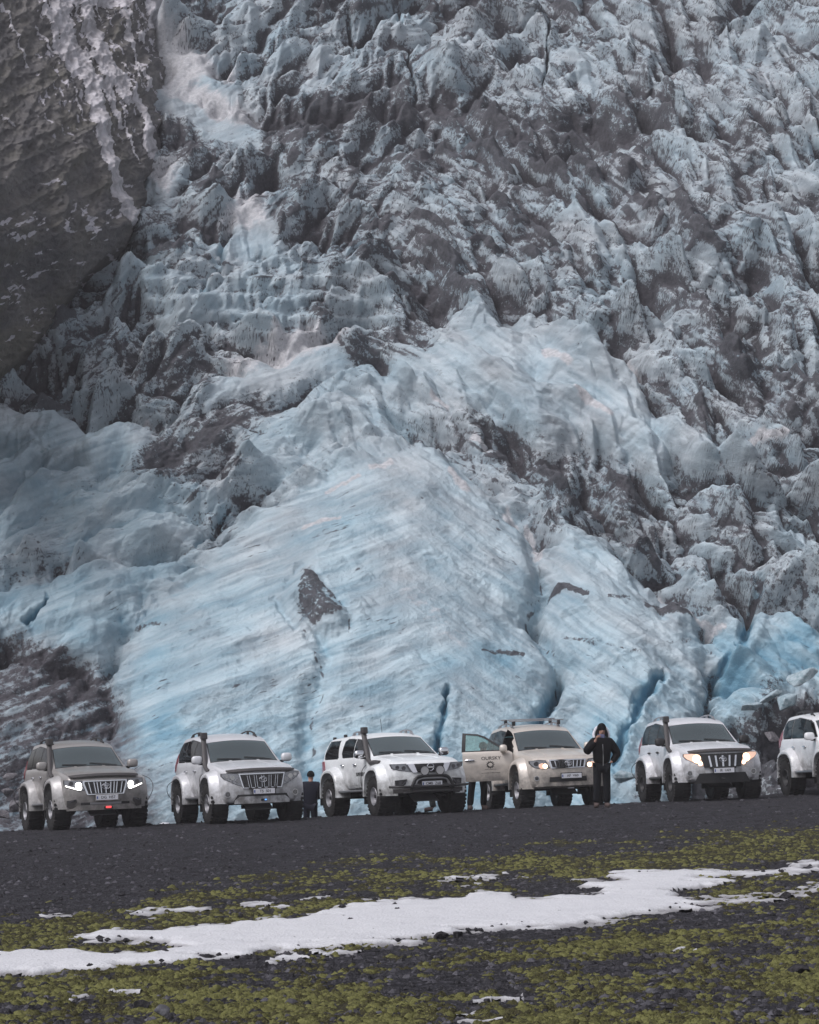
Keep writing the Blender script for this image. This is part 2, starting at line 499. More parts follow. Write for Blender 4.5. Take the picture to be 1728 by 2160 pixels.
    bed = layered(phi, 90, 10, mI * 37, 4, 81, fbm)
    bed2 = layered(phb, 170, 22, 0, 4, 83, fbm)
    s1 = fbm((u * 0.86 + v * 0.5) / 150, (-u * 0.5 + v * 0.86) / 10, 4, 85)
    s3 = fbm(u / 120, (vp + 12 * w1) / 9, 4, 89)
    strk = np.where(cliffs > 0, 1.2 * s3, np.maximum(bed, bed2)) * rough + (1 - rough) * (0.75 * fl1 + 0.25 * s1)
    big_n = fbm(u / 150, vp / 100, 4, 91)
    fine = blur(H, 5); relf = H - fine
    joint = sstep(-relf, 0.8, 4.5)
    crest = sstep(relf, 1.0, 5.0)
    deb = 0.19 + 0.05 * rough + 0.24 * joint * rough + 0.20 * hollow * rough + 0.34 * strk * (0.25 + rough) + 0.20 * big_n * (0.3 + rough)
    deb += 0.13 * rough - 0.20 * calm + 0.16 * rough * (mI - 0.5)
    deb += rough * (0.16 * fbm((u + 0.5 * hand * vp) / 26, (vp - 0.5 * hand * u) / 9, 4, 411) + 0.04 * fbm(u / 14, vp / 7, 3, 417))
    # black caps on some crests
    deb += rough * 0.5 * sstep(rel, 6, 16) * sstep(bI, 0.62, 0.8)
    def heap(pts, a, soft=26):
        return 0.78 * a * sstep(P(pts), -soft * 1.6, soft * 1.2)
    deb += heap([(560, 215), (700, 190), (900, 215), (1100, 230), (1330, 210), (1480, 250), (1300, 300), (1130, 320), (900, 265), (700, 275), (570, 330), (540, 280)], 0.50, 40)
    deb += heap([(265, 985), (300, 950), (420, 900), (470, 880), (470, 930), (400, 960), (300, 1000)], 0.6)
    deb += heap([(420, 910), (520, 840), (640, 780), (740, 730), (860, 650), (950, 560), (1010, 560), (900, 690), (760, 780), (600, 850), (480, 930)], 0.24)
    deb += heap([(70, 740), (200, 720), (300, 700), (400, 720), (430, 790), (380, 800), (300, 840), (200, 810), (60, 800), (10, 790)], 0.16, 20)
    deb += heap([(300, 270), (430, 200), (500, 300), (480, 400), (420, 470), (330, 480), (270, 420)], 0.16, 30)
    deb += heap([(990, 850), (1100, 900), (1230, 930), (1350, 1010), (1450, 1080), (1300, 1070), (1150, 1010), (1060, 960), (980, 900)], 0.26, 30)
    deb += heap([(1540, 1545), (1600, 1510), (1612, 1440), (1640, 1400), (1655, 1450), (1700, 1500), (1900, 1460), (1900, 1780), (1300, 1780), (1330, 1640), (1440, 1580)], 0.55, 22)
    deb += heap([(-200, 1010), (20, 1030), (120, 1060), (110, 1110), (-200, 1120)], 0.35, 25)
    deb += heap([(1500, 640), (1620, 600), (1800, 620), (1800, 760), (1600, 760), (1500, 700)], 0.14, 40)
    deb += heap([(880, 480), (1020, 430), (1100, 540), (1000, 590), (880, 610)], 0.08, 40)
    deb += heap([(120, 1400), (200, 1390), (262, 1470), (262, 1540), (200, 1480)], 0.25, 20)
    deb += 1.3 * 0.9 * g(Q([(1168, 1252), (1190, 1240), (1235, 1255)]), 8) + 0.7 * g(Q([(1285, 1262), (1325, 1262)]), 7)
    deb += 1.3 * 0.75 * g(Q([(1365, 1275), (1400, 1282), (1460, 1300)]), 8) + 0.6 * g(Q([(1190, 1348), (1260, 1355), (1350, 1378)]), 8)
    deb += 1.3 * 0.7 * g(Q([(1020, 1375), (1050, 1372), (1105, 1385)]), 6) + 0.5 * g(Q([(985, 1345), (1045, 1350)]), 7) + 0.6 * g(Q([(1405, 1355), (1460, 1350)]), 7)
    deb += 1.3 * 0.5 * g(Q([(290, 1322), (350, 1318)]), 9) + 0.35 * g(Q([(930, 1240), (1020, 1300)]), 5)
    deb += 0.75 * sstep(ch.at(ch.poly([(632, 1240), (648, 1200), (690, 1258), (735, 1300), (700, 1325), (640, 1315), (622, 1285)]), u + 20 * w3, vd + 20 * w4), -10, 10)
    deb += 0.75 * g(Q([(588, 1258), (645, 1197), (738, 1296), (740, 1330)], 15), 5.5) * sstep(w4 + w3, -0.7, 0.1)
    clear = sstep(P([(-200, 930), (240, 905), (300, 1000), (480, 1070), (330, 1150), (-200, 1190)]), -30, 40) + 0.7 * sstep(P([(560, 840), (820, 760), (900, 900), (780, 960), (560, 1010), (500, 960)]), -30, 30)
    deb = deb - 0.26 * clear
    gap = sstep(fbm(u / 16, v / 16, 3, 401), -0.25, 0.3) * (0.5 + 0.5 * sstep(fbm(u / 50, v / 50, 2, 405), -0.3, 0.2))
    line = 0.95 * gap * g(Q([(1135, 1165), (1142, 1230), (1112, 1300), (1180, 1400), (1172, 1480)], 14), 4.0)
    line = np.maximum(line, 0.95 * gap * g(Q([(640, 1330), (662, 1370), (694, 1440), (662, 1520), (655, 1640)], 16), 4.2))
    line = np.maximum(line, 0.95 * sstep(strk, 0.20, 0.48) * (0.22 + 0.78 * rough) * sstep(big_n + 0.5 * (bI - 0.5), -0.5, 0.2))
    lay = np.maximum(sstep(strata, 0.50, 0.82) * sstep(mI, 0.15, 0.45), sstep(strata2, 0.52, 0.82) * sstep(bI, 0.2, 0.5))
    hatch = sstep(layered(phi + np.float32(0.0), 46, 5.0, mI * 23, 3, 199), 0.45, 0.8)
    line = np.maximum(line, 0.95 * lay * rough * (0.6 + 0.4 * sstep(big_n, -0.4, 0.2)))
    line = np.maximum(line, 0.72 * hatch * rough * sstep(sI + 0.6 * big_n, 0.25, 0.7))
    line = np.maximum(line, 0.5 * joint * rough * sstep(fbm(u / 60, v / 45, 3, 197), -0.2, 0.3))
    fl3 = fanned(130, 13, 0, 3, 191)
    line = np.maximum(line, 0.78 * sstep(fl3, 0.60, 0.88) * (1 - rough) * sstep(fbm(u / 100, v / 70, 3, 193), 0.0, 0.4))
    thin = ridged((u + 0.3 * vp) / 60, (vp - 0.2 * u) / 34, 2, 95)
    line = np.maximum(line, 0.7 * sstep(thin, 0.80, 0.97) * (0.12 + 0.88 * rough))
    snow = np.zeros_like(u)
    for pts, sc in zip(snowp, (.8, .8, .75, .75, .7, .35)):
        snow = np.maximum(snow, sc * sstep(P(pts), -20, 22))
    for pts, w in (([(1118, 1105), (1125, 1140), (1138, 1165)], 11), ([(950, 1000), (985, 1035)], 10), ([(1000, 930), (1040, 965)], 12), ([(1300, 750), (1350, 780)], 9), ([(1220, 835), (1290, 880)], 9),
                   ([(1150, 735), (1200, 765)], 10), ([(1070, 1080), (1090, 1110)], 12), ([(720, 1095), (640, 1115)], 6), ([(780, 985), (830, 978)], 6), ([(760, 1000), (690, 1040)], 5),
                   ([(300, 900), (320, 910)], 14), ([(915, 835), (940, 850)], 11), ([(1560, 930), (1660, 945)], 9), ([(1440, 1290), (1530, 1330)], 6), ([(1380, 1240), (1420, 1260)], 9)):
        snow = np.maximum(snow, 0.9 * g(Q(pts, 9), w))
    snow = np.maximum(snow, (0.35 + 0.5 * fl1) * sstep(L([(860, 1230), (900, 1290), (960, 1350)]), 60, 10))
    scr = ridged((u - 0.4 * vp) / 30, (vp + 0.3 * u) / 46, 2, 107)      # pale scratches and frost veins
    snow = np.maximum(snow, 0.55 * sstep(scr, 0.86, 0.97) * calm * sstep(fbm(u / 70, v / 70, 2, 109), 0.1, 0.35))
    snow += 0.30 * sstep(v, 350, 0) * sstep(fbm(u / 90, v / 50, 4, 97), 0.0, 0.5) * sstep(u, 600, 1100) + 0.22 * calm * sstep(fbm(u / 80, v / 60, 4, 99), 0.15, 0.6)
    deb = deb * (1 - 0.8 * sstep(snow, 0.35, 0.7))
    grime = 0.12 - 0.48 * crest * rough + 0.26 * rough + 0.16 * big_n * (0.4 + rough) + 0.25 * hollow * rough + 0.25 * strk * rough + 0.12 * (1 - rough) * fl1 + 0.16 * rough * (bI - 0.5)
    grime -= 0.10 * calm + 0.30 * clear
    grime += heap([(-200, 1345), (40, 1330), (150, 1390), (225, 1440), (265, 1500), (270, 1580), (330, 1700), (300, 1780), (-200, 1780)], 1.05, 44) * (0.75 + 0.8 * strk)
    deb += heap([(-200, 1345), (40, 1330), (150, 1390), (225, 1440), (240, 1560), (200, 1780), (-200, 1780)], 0.85, 46) * (0.75 + 1.2 * strk)
    grime += heap([(225, 1530), (330, 1560), (430, 1640), (440, 1780), (225, 1780)], 0.30, 40)
    grime += heap([(290, 60), (520, 200), (560, 340), (470, 480), (270, 500)], 0.20, 40)
    grime += heap([(960, 830), (1230, 900), (1480, 1060), (1380, 1100), (1150, 1010)], 0.16, 40)
    grime += 0.30 * sstep(tri, -14, 6)
    blue = 0.06 + 0.16 * sstep(v, 900, 500) + 0.35 * sstep(v, 800, 1450) * calm + 0.16 * sstep(v, 300, 1000) + 0.50 * fbm(u / 130, vp / 90, 3, 101) + 0.9 * cd + 0.22 * (1 - rough) * fl1
    blue += 0.22 * clear
    blue += 0.45 * sstep(P([(1585, 1350), (1720, 1300), (1760, 1400), (1640, 1420), (1560, 1450), (1500, 1500), (1500, 1430)]), -10, 25) + 0.3 * sstep(P([(1250, 1510), (1330, 1450), (1400, 1430), (1340, 1540), (1290, 1640), (1220, 1600)]), -20, 20)
    blue += 0.30 * sstep(lobeB, -10, 40) + 0.35 * sstep(rblk, -10, 40) + 0.12 * sstep(cliffs, 0, 40) + 0.2 * sstep(v, 1380, 1560) * calm
    blue += 0.25 * sstep(-rel, 2, 12) * sstep(v, 500, 1300)
    tone = 0.5 + (1 - rough) * (0.50 * fanned(170, 9, 3.3, 4, 301, fbm) * (0.5 + sstep(big_n, -0.3, 0.4)) + 0.55 * fanned(240, 38, 7.7, 3, 307, fbm) + 0.3 * big_n) + rough * 0.6 * bed
    blue = blue + (1 - rough) * 0.45 * fanned(260, 60, 11.1, 3, 311, fbm)
    me = quick_mesh('glacier', np.stack([X, Y, Z], -1).reshape(-1, 3), grid_faces(*u.shape)[:, ::-1])
    attr(me, 'debris', np.clip(deb, 0, 1.2)); attr(me, 'blue', np.clip(blue, 0, 1.4)); attr(me, 'snow', np.clip(snow, 0, 1)); attr(me, 'line', line); attr(me, 'tone', np.clip(tone, 0, 1)); attr(me, 'grime', np.clip(grime, 0, 1.2))
    o = link_mesh('glacier', me, glacier_material())
    tag(o, 'dirty blue grey glacier tongue broken into seracs behind the parked cars', 'glacier', kind='structure')
build_glacier()

# ------------------------------------------------------------------ rock wall with frozen streams beside the glacier
UBV = [-160, 50, 175, 320, 350, 450, 510, 550, 600, 650, 725, 790, 900]
UBU = [330, 316, 303, 318, 292, 276, 262, 205, 152, 104, 66, 0, -90]
def build_cliff():
    U = np.arange(-260, 470, 1.9, dtype=np.float32); V = np.arange(-150, 960, 1.9, dtype=np.float32)
    u, v = np.meshgrid(U, V)
    ch = Chart(-300, 600, -300, 1000, 5.0)
    w1 = fbm(u / 120, v / 160, 4, 211); w3 = fbm(u / 26, v / 40, 3, 221); w4 = fbm(u / 26, v / 40, 3, 227)
    vv = np.arange(-300, 1101.0)
    ub = np.interp(v, vv, np.convolve(np.pad(np.interp(vv, UBV, UBU), 60, mode='edge'), np.ones(121) / 121, 'valid'))
    off = ub - u
    k = 0.05
    Y = base_Y(v) - np.where(off > 0, off * k, off * 0.2) - 0.6
    led = (v + 0.45 * u + 26 * w1 + 8 * w3) / 46.0
    H = 11 * np.abs((led % 1.0) - 0.3) + 4 * np.abs(((v - 1.6 * u + 30 * w1) / 90.0) % 1.0 - 0.5) + 40 * ridged((u + 0.25 * v) / 140, (v - 0.1 * u) / 330, 4, 231) + 16 * fbm(u / 50, v / 60, 5, 241) + 9 * ridged((u + 0.3 * v) / 26, (v - 0.3 * u) / 17, 4, 247)
    wt = sstep(v, 380, 470) * 8 * fbm(u / 14, v / 14, 3, 251)
    streams = [([(95, -150), (110, 0), (140, 90), (185, 190), (210, 270), (225, 335), (250, 410), (272, 470)], 17), ([(75, -150), (70, 0), (110, 80), (150, 160)], 12), ([(165, -150), (165, 0), (185, 60), (215, 130), (240, 175), (258, 220)], 15),
               ([(225, -150), (240, 0), (262, 85), (285, 150), (302, 185)], 9), ([(315, -150), (330, -20), (330, 50)], 22), ([(272, 200), (298, 235), (312, 285), (318, 338)], 12), ([(290, 215), (305, 260), (308, 335)], 10),
               ([(-10, 20), (22, 80), (48, 150)], 5), ([(180, 20), (200, 110), (225, 190), (238, 250)], 7), ([(130, 40), (170, 120), (200, 190)], 7), ([(235, 190), (252, 240), (272, 300), (288, 350)], 4), ([(205, 180), (230, 230), (255, 270)], 6),
               ([(145, 195), (160, 230), (175, 260)], 4), ([(60, 60), (100, 110), (150, 150)], 5), ([(110, 0), (250, 5)], 24), ([(0, 245), (25, 270)], 4)]
    ice = np.zeros_like(u)
    for pts, w in streams:
        d = ch.at(ch.line(pts), u + 7 * w3 + 9 * w1, v + 6 * w4)
        ice = np.maximum(ice, np.exp(-(d / (w * (0.8 + 0.5 * w1))) ** 2))
    lean = u - 0.50 * v + 10 * w1
    st = ridged(lean / 15, (v + 0.4 * u) / 130, 3, 261)
    st2 = ridged((u - 0.38 * v + 5 * w3) / 24, (v + 0.3 * u) / 170, 3, 265)
    envel = ch.at(ch.poly([(50, -160), (340, -160), (318, 40), (305, 185), (322, 340), (292, 350), (278, 470), (240, 380), (185, 240), (110, 120), (60, 30)]), u + 6 * w3, v)
    braid = sstep(np.maximum(st, st2), 0.38, 0.80) * sstep(envel, -8, 30) * sstep(fbm(u / 60, v / 90, 3, 267), -0.45, 0.15)
    ice = ice * (0.55 + 0.55 * np.clip(st, 0, 1)) + 0.14 * w3 + 0.10 * w4
    ice = np.maximum(ice, 0.72 * braid * sstep(v, 480, 120))
    fleck = sstep(fbm((u - 0.3 * v) / 26, (v + 0.35 * u) / 15, 5, 271, 0.62), 0.05, 0.20) * sstep(v, 350, 420) * sstep(v, 840, 720) * sstep(fbm(u / 70, v / 50, 3, 277), -0.15, 0.22)
    fleck = np.maximum(fleck, 0.8 * sstep(fbm((u - 0.6 * v) / 12, (v + 0.5 * u) / 30, 4, 281), 0.15, 0.30) * sstep(v, 480, 180) * sstep(u, 20, 100))
    m = (H + wt - 10) * Y / F
    a, b = ray(u, v)
    X = a * Y + 0.6 * m; Yd = Y - 0.6 * m; Z = EYE + b * Y + 0.25 * m
    moss = 0.4 + 0.6 * fbm(u / 90, (v + 0.4 * u) / 60, 4, 291) + 0.5 * sstep(v, 600, 760)
    me = quick_mesh('cliff', np.stack([X, Yd, Z], -1).reshape(-1, 3), grid_faces(*u.shape)[:, ::-1])
    attr(me, 'fleck', fleck); attr(me, 'moss', moss)
    g = NT('cliff_rock'); co = g.coord('Object')
    n1 = g.noise(0.35, 6, 0.6, co); n2 = g.noise(2.5, 5, 0.65, co); n3 = g.noise(1.0, 5, 0.6, g.coord('Object', (1, 1, 3), (0, 0.5, 0)))
    rock = g.mix(g.ramp(n1, 0.35, 0.65), (0.085, 0.082, 0.086), (0.155, 0.146, 0.140))
    rock = g.mix(g.math('MULTIPLY', g.ramp(n3, 0.5, 0.7), 0.5), rock, (0.060, 0.057, 0.062))
    rock = g.mix(g.math('MULTIPLY', g.ramp(g.math('ADD', g.attr('moss'), g.math('MULTIPLY', n2, 0.5)), 0.5, 1.1), 0.55), rock, (0.115, 0.108, 0.075))
    col = g.mix(g.ramp(g.math('ADD', g.attr('fleck'), g.math('MULTIPLY', g.math('SUBTRACT', n2, 0.5), 0.9)), 0.45, 0.6), rock, (0.50, 0.48, 0.52))
    p = g.bsdf(col, 0.85); g.bump(p, g.math('ADD', n2, n3), 0.7, 0.3)
    tag(link_mesh('cliff', me, g.m), 'dark mossy rock wall flecked with snow beside the glacier', 'cliff', kind='structure')
    # the frozen streams: a skin of ice that swells out of the rock where water froze
    t = (ice - 0.30) * 10 * Y / F
    t = np.minimum(t, 0.30)
    t = t + (0.06 * ridged(u / 7, v / 70, 3, 301)) * (ice > 0.3)
    Xi = X + 0.55 * t; Yi = Yd - 0.75 * t; Zi = Z + 0.1 * t
    Fq = grid_faces(*u.shape)[:, ::-1]
    keep = (ice.ravel()[Fq] > 0.26).all(1)
    Fq = Fq[keep]
    used, inv = np.unique(Fq, return_inverse=True)
    me = quick_mesh('frozen_waterfall', np.stack([Xi, Yi, Zi], -1).reshape(-1, 3)[used], inv.reshape(-1, 4))
    g = NT('waterfall_ice'); co = g.coord('Object')
    n1 = g.noise(1.2, 5, 0.6, g.coord('Object', (1.5, 1.5, 0.4)))
    col = g.mix(g.ramp(n1, 0.35, 0.65), (0.33, 0.315, 0.33), (0.58, 0.56, 0.59))
    p = g.bsdf(col, 0.5); g.bump(p, n1, 0.6, 0.3)
    tag(link_mesh('frozen_waterfall', me, g.m), 'frozen white waterfall running down the dark rock wall in braided streaks', 'waterfall')
build_cliff()

# ------------------------------------------------------------------ gravel flat, moss and snow
def ground_parts():
    """finished height of the gravel and the masks of snow and moss at points of the plan"""
ch_g = Chart(-900, 2700, 1660, 2600, 5.0)
SNOW = [(-400, 2080), (0, 2014), (75, 2008), (150, 2007), (250, 2012), (320, 2008), (385, 1999), (360, 1990), (240, 1991), (120, 1990), (200, 1972), (280, 1962), (400, 1954), (500, 1952), (550, 1946),
        (650, 1932), (750, 1912), (864, 1898), (994, 1896), (1020, 1884), (1080, 1884), (1090, 1897), (1170, 1896), (1264, 1884), (1230, 1866), (1232, 1858), (1300, 1858), (1266, 1842), (1364, 1836),
        (1514, 1840), (1664, 1832), (1728, 1823), (2000, 1790), (2000, 1800), (1728, 1830), (1644, 1846), (1514, 1860), (1440, 1880), (1414, 1894), (1500, 1898), (1640, 1888), (1728, 1866), (1800, 1860), (1728, 1880),
        (1614, 1901), (1514, 1911), (1414, 1928), (1314, 1941), (1164, 1956), (1014, 1971), (864, 1988), (750, 1999), (650, 2003), (560, 2006), (500, 2011), (450, 2022), (350, 2036), (225, 2047),
        (125, 2054), (0, 2068), (-400, 2130)]
SNOW_BITS = [([(275, 1932), (350, 1924), (440, 1918)], 3), ([(525, 1912), (585, 1909)], 2.5), ([(620, 1900), (700, 1896)], 2.5), ([(935, 1858), (1060, 1846)], 3), ([(950, 1868), (1050, 1860)], 2), ([(1015, 2122), (1060, 2114), (1105, 2106)], 4.5), ([(955, 2152), (1020, 2150)], 2.5),
             ([(80, 1936), (150, 1932)], 2), ([(150, 2110), (210, 2104)], 3), ([(260, 2094), (300, 2090)], 3), ([(1650, 1838), (1740, 1822)], 4), ([(1640, 2132), (1652, 2130)], 2), ([(1720, 1972), (1760, 1968)], 4), ([(1420, 2006), (1450, 2004)], 3), ([(700, 2020), (780, 2010)], 4), ([(560, 2030), (640, 2018)], 4)]
MOSS_TOP = [(-900, 1990), (0, 1930), (200, 1904), (430, 1868), (620, 1836), (800, 1812), (1000, 1796), (1250, 1776), (1500, 1752), (1728, 1735), (2700, 1650)]
_sd = ch_g.poly(SNOW)
_bits = np.max([np.clip(1.6 - ch_g.line(p) / w, -3, 1.6) for p, w in SNOW_BITS], axis=0)
_bands = [([(0, 1965), (200, 1950), (430, 1925)], 18, .5), ([(380, 1905), (560, 1865), (700, 1850)], 20, .5), ([(800, 1862), (1000, 1825), (1240, 1835), (1500, 1815), (1728, 1775)], 28, .5), ([(1450, 1795), (1728, 1765)], 22, .4),
          ([(0, 2095), (250, 2080), (420, 2070)], 18, .25), ([(0, 2140), (300, 2120), (560, 2110), (800, 2090)], 26, .4), ([(900, 2040), (1200, 2010), (1330, 1995)], 20, .5), ([(1240, 2005), (1450, 1990)], 14, .3), ([(640, 2150), (1000, 2100), (1300, 2080)], 22, .35),
          ([(1480, 1900), (1600, 1885)], 18, .5), ([(1450, 2100), (1728, 2060)], 40, .4), ([(880, 2060), (1000, 2030)], 14, .4)]
_bare = [([(450, 2075), (700, 2050), (1000, 2000), (1250, 1975)], 16, .5), ([(1000, 1965), (1300, 1958), (1500, 1940)], 14, .45), ([(840, 2110), (1000, 2075)], 16, .3), ([(1100, 1872), (1300, 1868)], 13, .9), ([(150, 1998), (380, 1992)], 6, .5), ([(480, 2125), (560, 2110)], 16, .5), ([(1300, 2130), (1450, 2110)], 16, .3), ([(560, 1905), (900, 1880)], 10, .25)]
_mm = sum(a * np.exp(-(ch_g.line(p) / w) ** 2) for p, w, a in _bands) - sum(a * np.exp(-(ch_g.line(p) / w) ** 2) for p, w, a in _bare)

def ground_masks(X, Y):
    Z = ground_z(X, Y)
    u, v = to_pix(X, np.maximum(Y, 8.0), Z)
    v = np.clip(v, 1665, 2590); u = np.clip(u, -890, 2690)
    k = 4.0 * 2.2 / np.maximum(Y, 8)                      # outlines fray by real distances, not by pixels
    w1 = fbm(X / 1.1, Y / 1.1, 4, 401); w2 = fbm(X / 0.35, Y / 0.5, 3, 405)
    px = F / np.maximum(Y, 8.0)
    wu = u + px * (0.50 * w1 + 0.16 * w2); wv = v + px * 0.05 * (w1 + 1.2 * w2)
    snow = np.clip(ch_g.at(_sd, wu, wv) / 5.0, -3, 3)
    snow = np.maximum(snow, ch_g.at(_bits, wu, wv))
    # tufts poke through near the edges
    pit = fbm(X / 0.22, Y / 0.30, 3, 411)
    snow = snow - 1.1 * sstep(pit, 0.15, 0.5) * sstep(snow, 3.2, 0.4)
    top = np.interp(u, *zip(*MOSS_TOP))
    into = (wv - top) / 26.0
    pat = 0.6 * fbm(X / 0.7, Y / 1.3, 4, 421) + 0.5 * fbm(X / 0.25, Y / 0.4, 3, 425) + 0.75 * fbm(X / 2.2, Y / 3.4, 3, 427)
    moss = np.clip(into * 0.30, -1, 0.27) + 1.25 * pat + 0.75 * ch_g.at(_mm, wu, wv) - 0.06
    moss = np.where(into < -0.4, -1, moss)
    return Z, snow, moss, u, v

def build_ground():
    xs = np.concatenate([[-1200, -500, -200, -90, -50, -30, -20], np.arange(-15.5, 15.5, 0.036), [20, 30, 50, 90, 200, 500, 1200]])
    ys = [-300.0, -100, -30, -5, 6, 10, 13, 15]
    y = 16.0
    while y < 82:
        ys.append(y); y += max(0.028, y * y / (F * 2.2) * 1.15)
    ys = np.array(ys + [90.0, 110, 150, 250, 500, 900, 1500])
    X, Y = np.meshgrid(xs, ys)
    Z, snow, moss, u, v = ground_masks(X, Y)
    near = sstep(Y, 84, 60) * (np.abs(X) < 15.4) * (Y > 15.5)
    lump = 0.045 * fbm(X / 1.4, Y / 1.4, 4, 431) + 0.028 * fbm(X / 0.3, Y / 0.3, 3, 435) + 0.016 * ridged(X / 0.12, Y / 0.12, 2, 437)
    edge = sstep(np.abs(Y - car_line(X) - 1.5), 1.0, 4.0)
    Zg = Z + near * lump * (0.35 + 0.65 * edge)
    Zg = Zg - 0.02 * near * sstep(snow, 0.2, 1.2)
    me = quick_mesh('ground', np.stack([X, Y, Zg], -1).reshape(-1, 3), grid_faces(*X.shape))
    attr(me, 'moss', np.clip(moss, -1, 1.5)); attr(me, 'near', near)
    g = NT('black_gravel'); co = g.coord('Object')
    n1 = g.noise(3.0, 6, 0.62, co); n2 = g.noise(22.0, 4, 0.7, co)
    vor = g.n('ShaderNodeTexVoronoi', Scale=24.0); g.l(co, vor.inputs['Vector'])
    sep = g.n('ShaderNodeSeparateColor'); g.l(vor.outputs['Color'], sep.inputs[0])
    sand = g.mix(g.ramp(n1, 0.3, 0.7), (0.014, 0.0136, 0.0165), (0.030, 0.0292, 0.035))
    sand = g.mix(g.ramp(sep.outputs[0], 0.75, 1.0), sand, (0.062, 0.060, 0.071))
    under = g.mix(n2, (0.018, 0.017, 0.014), (0.050, 0.046, 0.024))
    col = g.mix(g.ramp(g.math('ADD', g.attr('moss'), g.math('MULTIPLY', g.math('SUBTRACT', n2, 0.5), 0.5)), 0.1, 0.5), sand, under)
    p = g.bsdf(col, 0.95); p.inputs['Specular IOR Level'].default_value = 0.15
    g.bump(p, g.math('ADD', n2, vor.outputs['Distance']), 0.9, 0.03)
    tag(link_mesh('ground', me, g.m), 'dark gravel flat with moss', 'ground', kind='structure')

    # snow lying in the hollow: a sheet with a rounded edge
    t = 0.035 * sstep(snow, 0.2, 2.4) + 0.030 * np.clip(snow, -1, 0.4)
    Zs = Z + t + 0.006 + 0.012 * fbm(X / 0.8, Y / 0.8, 3, 441) * sstep(snow, 0.3, 1.5) + near * lump * 0.35 - 0.1 * sstep(snow, -0.6, -1.2)
    Fq = grid_faces(*X.shape)
    keep = (snow.ravel()[Fq] > -0.9).all(1) & ((Y.ravel()[Fq] > 15) & (Y.ravel()[Fq] < 70)).all(1)
    used, inv = np.unique(Fq[keep], return_inverse=True)
    me = quick_mesh('snow', np.stack([X, Y, Zs], -1).reshape(-1, 3)[used], inv.reshape(-1, 4))
    attr(me, 'cover', np.clip(snow.ravel()[used], -1, 3))
    g = NT('old_snow'); co = g.coord('Object')
    n1 = g.noise(2.0, 5, 0.6, co); n2 = g.noise(30, 3, 0.6, co)
    thin = g.ramp(g.math('ADD', g.attr('cover'), g.math('MULTIPLY', g.math('SUBTRACT', n1, 0.5), 2.2)), -0.3, 1.7)
    sc = g.mix(n1, (0.53, 0.535, 0.565), (0.66, 0.665, 0.69))
    sc = g.mix(g.ramp(g.noise(14, 4, 0.7, co), 0.60, 0.75), sc, (0.36, 0.355, 0.38))
    p = g.bsdf(g.mix(thin, (0.25, 0.245, 0.255), sc), 0.6)
    p.inputs['Specular IOR Level'].default_value = 0.2
    g.bump(p, g.math('ADD', n1, g.math('MULTIPLY', n2, 0.5)), 0.6, 0.08)
    tag(link_mesh('snow', me, g.m), 'white snow patch lying across the mossy gravel', 'snow', kind='stuff')

    # moss cushions
    def scatter(n, y0, y1, seed, half=None):
        r = np.random.default_rng(seed)
        # even in the picture plane of the flat: more of them near
        yy = 1.0 / (1.0 / y0 + (1.0 / y1 - 1.0 / y0) * r.random(n))
        xx = (r.random(n) * 2 - 1) * (1980 - 864) / F * yy
        return xx, yy, r
    def blobs(name, xx, yy, zz, sx, sz, seed, mat, nlat=4, nlon=9, jag=0.25, tint=None, dome=True, smooth=True):
        r = np.random.default_rng(seed)
        n = len(xx)
        if dome:
            th = np.linspace(0.05, 1.0, nlat)            # rings from the crown down to a skirt below ground
            ringr = np.sin(th * PI / 2 * 1.12); ringz = np.cos(th * PI / 2 * 1.12)
        else:
            th = np.linspace(0.12, 0.88, nlat)
            ringr = np.sin(th * PI); ringz = np.cos(th * PI)
        lon = np.arange(nlon) / nlon * 2 * PI
        ux = (ringr[:, None] * np.cos(lon)[None, :]).ravel(); uy = (ringr[:, None] * np.sin(lon)[None, :]).ravel(); uz = np.repeat(ringz, nlon)
        k = len(ux)
        f = 1 + jag * (r.random((n, k)) * 2 - 1)
        asp = 0.75 + 0.5 * r.random(n); rot = r.random(n) * 2 * PI
        px = ux[None] * f * (sx * asp)[:, None]; py = uy[None] * f * (sx / asp)[:, None]
        c, s = np.cos(rot)[:, None], np.sin(rot)[:, None]
        Vx = xx[:, None] + px * c - py * s; Vy = yy[:, None] + px * s + py * c; Vz = zz[:, None] + uz[None] * f * sz[:, None]
        V = np.stack([Vx, Vy, Vz], -1)
        i = np.arange(nlat - 1)[:, None] * nlon; j = np.arange(nlon)[None]
        q = np.stack([i + j, i + nlon + j, i + nlon + (j + 1) % nlon, i + (j + 1) % nlon], -1).reshape(-1, 4)
        capq = np.array([[a, (nlon - 1 - a + 1) % nlon, 0, 0] for a in range(0)], int).reshape(0, 4)
        # crown: close the first ring with quads across
        m = nlon // 2
        cap = [[0, a, a + 1, a + 2] for a in range(1, nlon - 2, 2)]
        faces = [q, np.array(cap)]
        if not dome:
            o = (nlat - 1) * nlon
            faces.append(np.array([[o, o + a + 2, o + a + 1, o + a] for a in range(1, nlon - 2, 2)]))
        fq = np.concatenate(faces)
        allf = (fq[None] + (np.arange(n) * k)[:, None, None]).reshape(-1, 4)
        me = quick_mesh(name, V.reshape(-1, 3), allf, smooth)
        if tint is not None: attr(me, 'tint', np.repeat(tint, k))
        return link_mesh(name, me, mat)
    def pick_on(n, y0, y1, seed, want):
        xx, yy, r = scatter(n, y0, y1, seed)
        Zp, sn, mo, uu, vv = ground_masks(xx, yy)
        ok = want(sn, mo, r.random(n), yy)
        lum = 0.045 * fbm(xx / 1.4, yy / 1.4, 4, 431) + 0.028 * fbm(xx / 0.3, yy / 0.3, 3, 435)
        return xx[ok], yy[ok], (Zp + lum)[ok], mo[ok], sn[ok], r
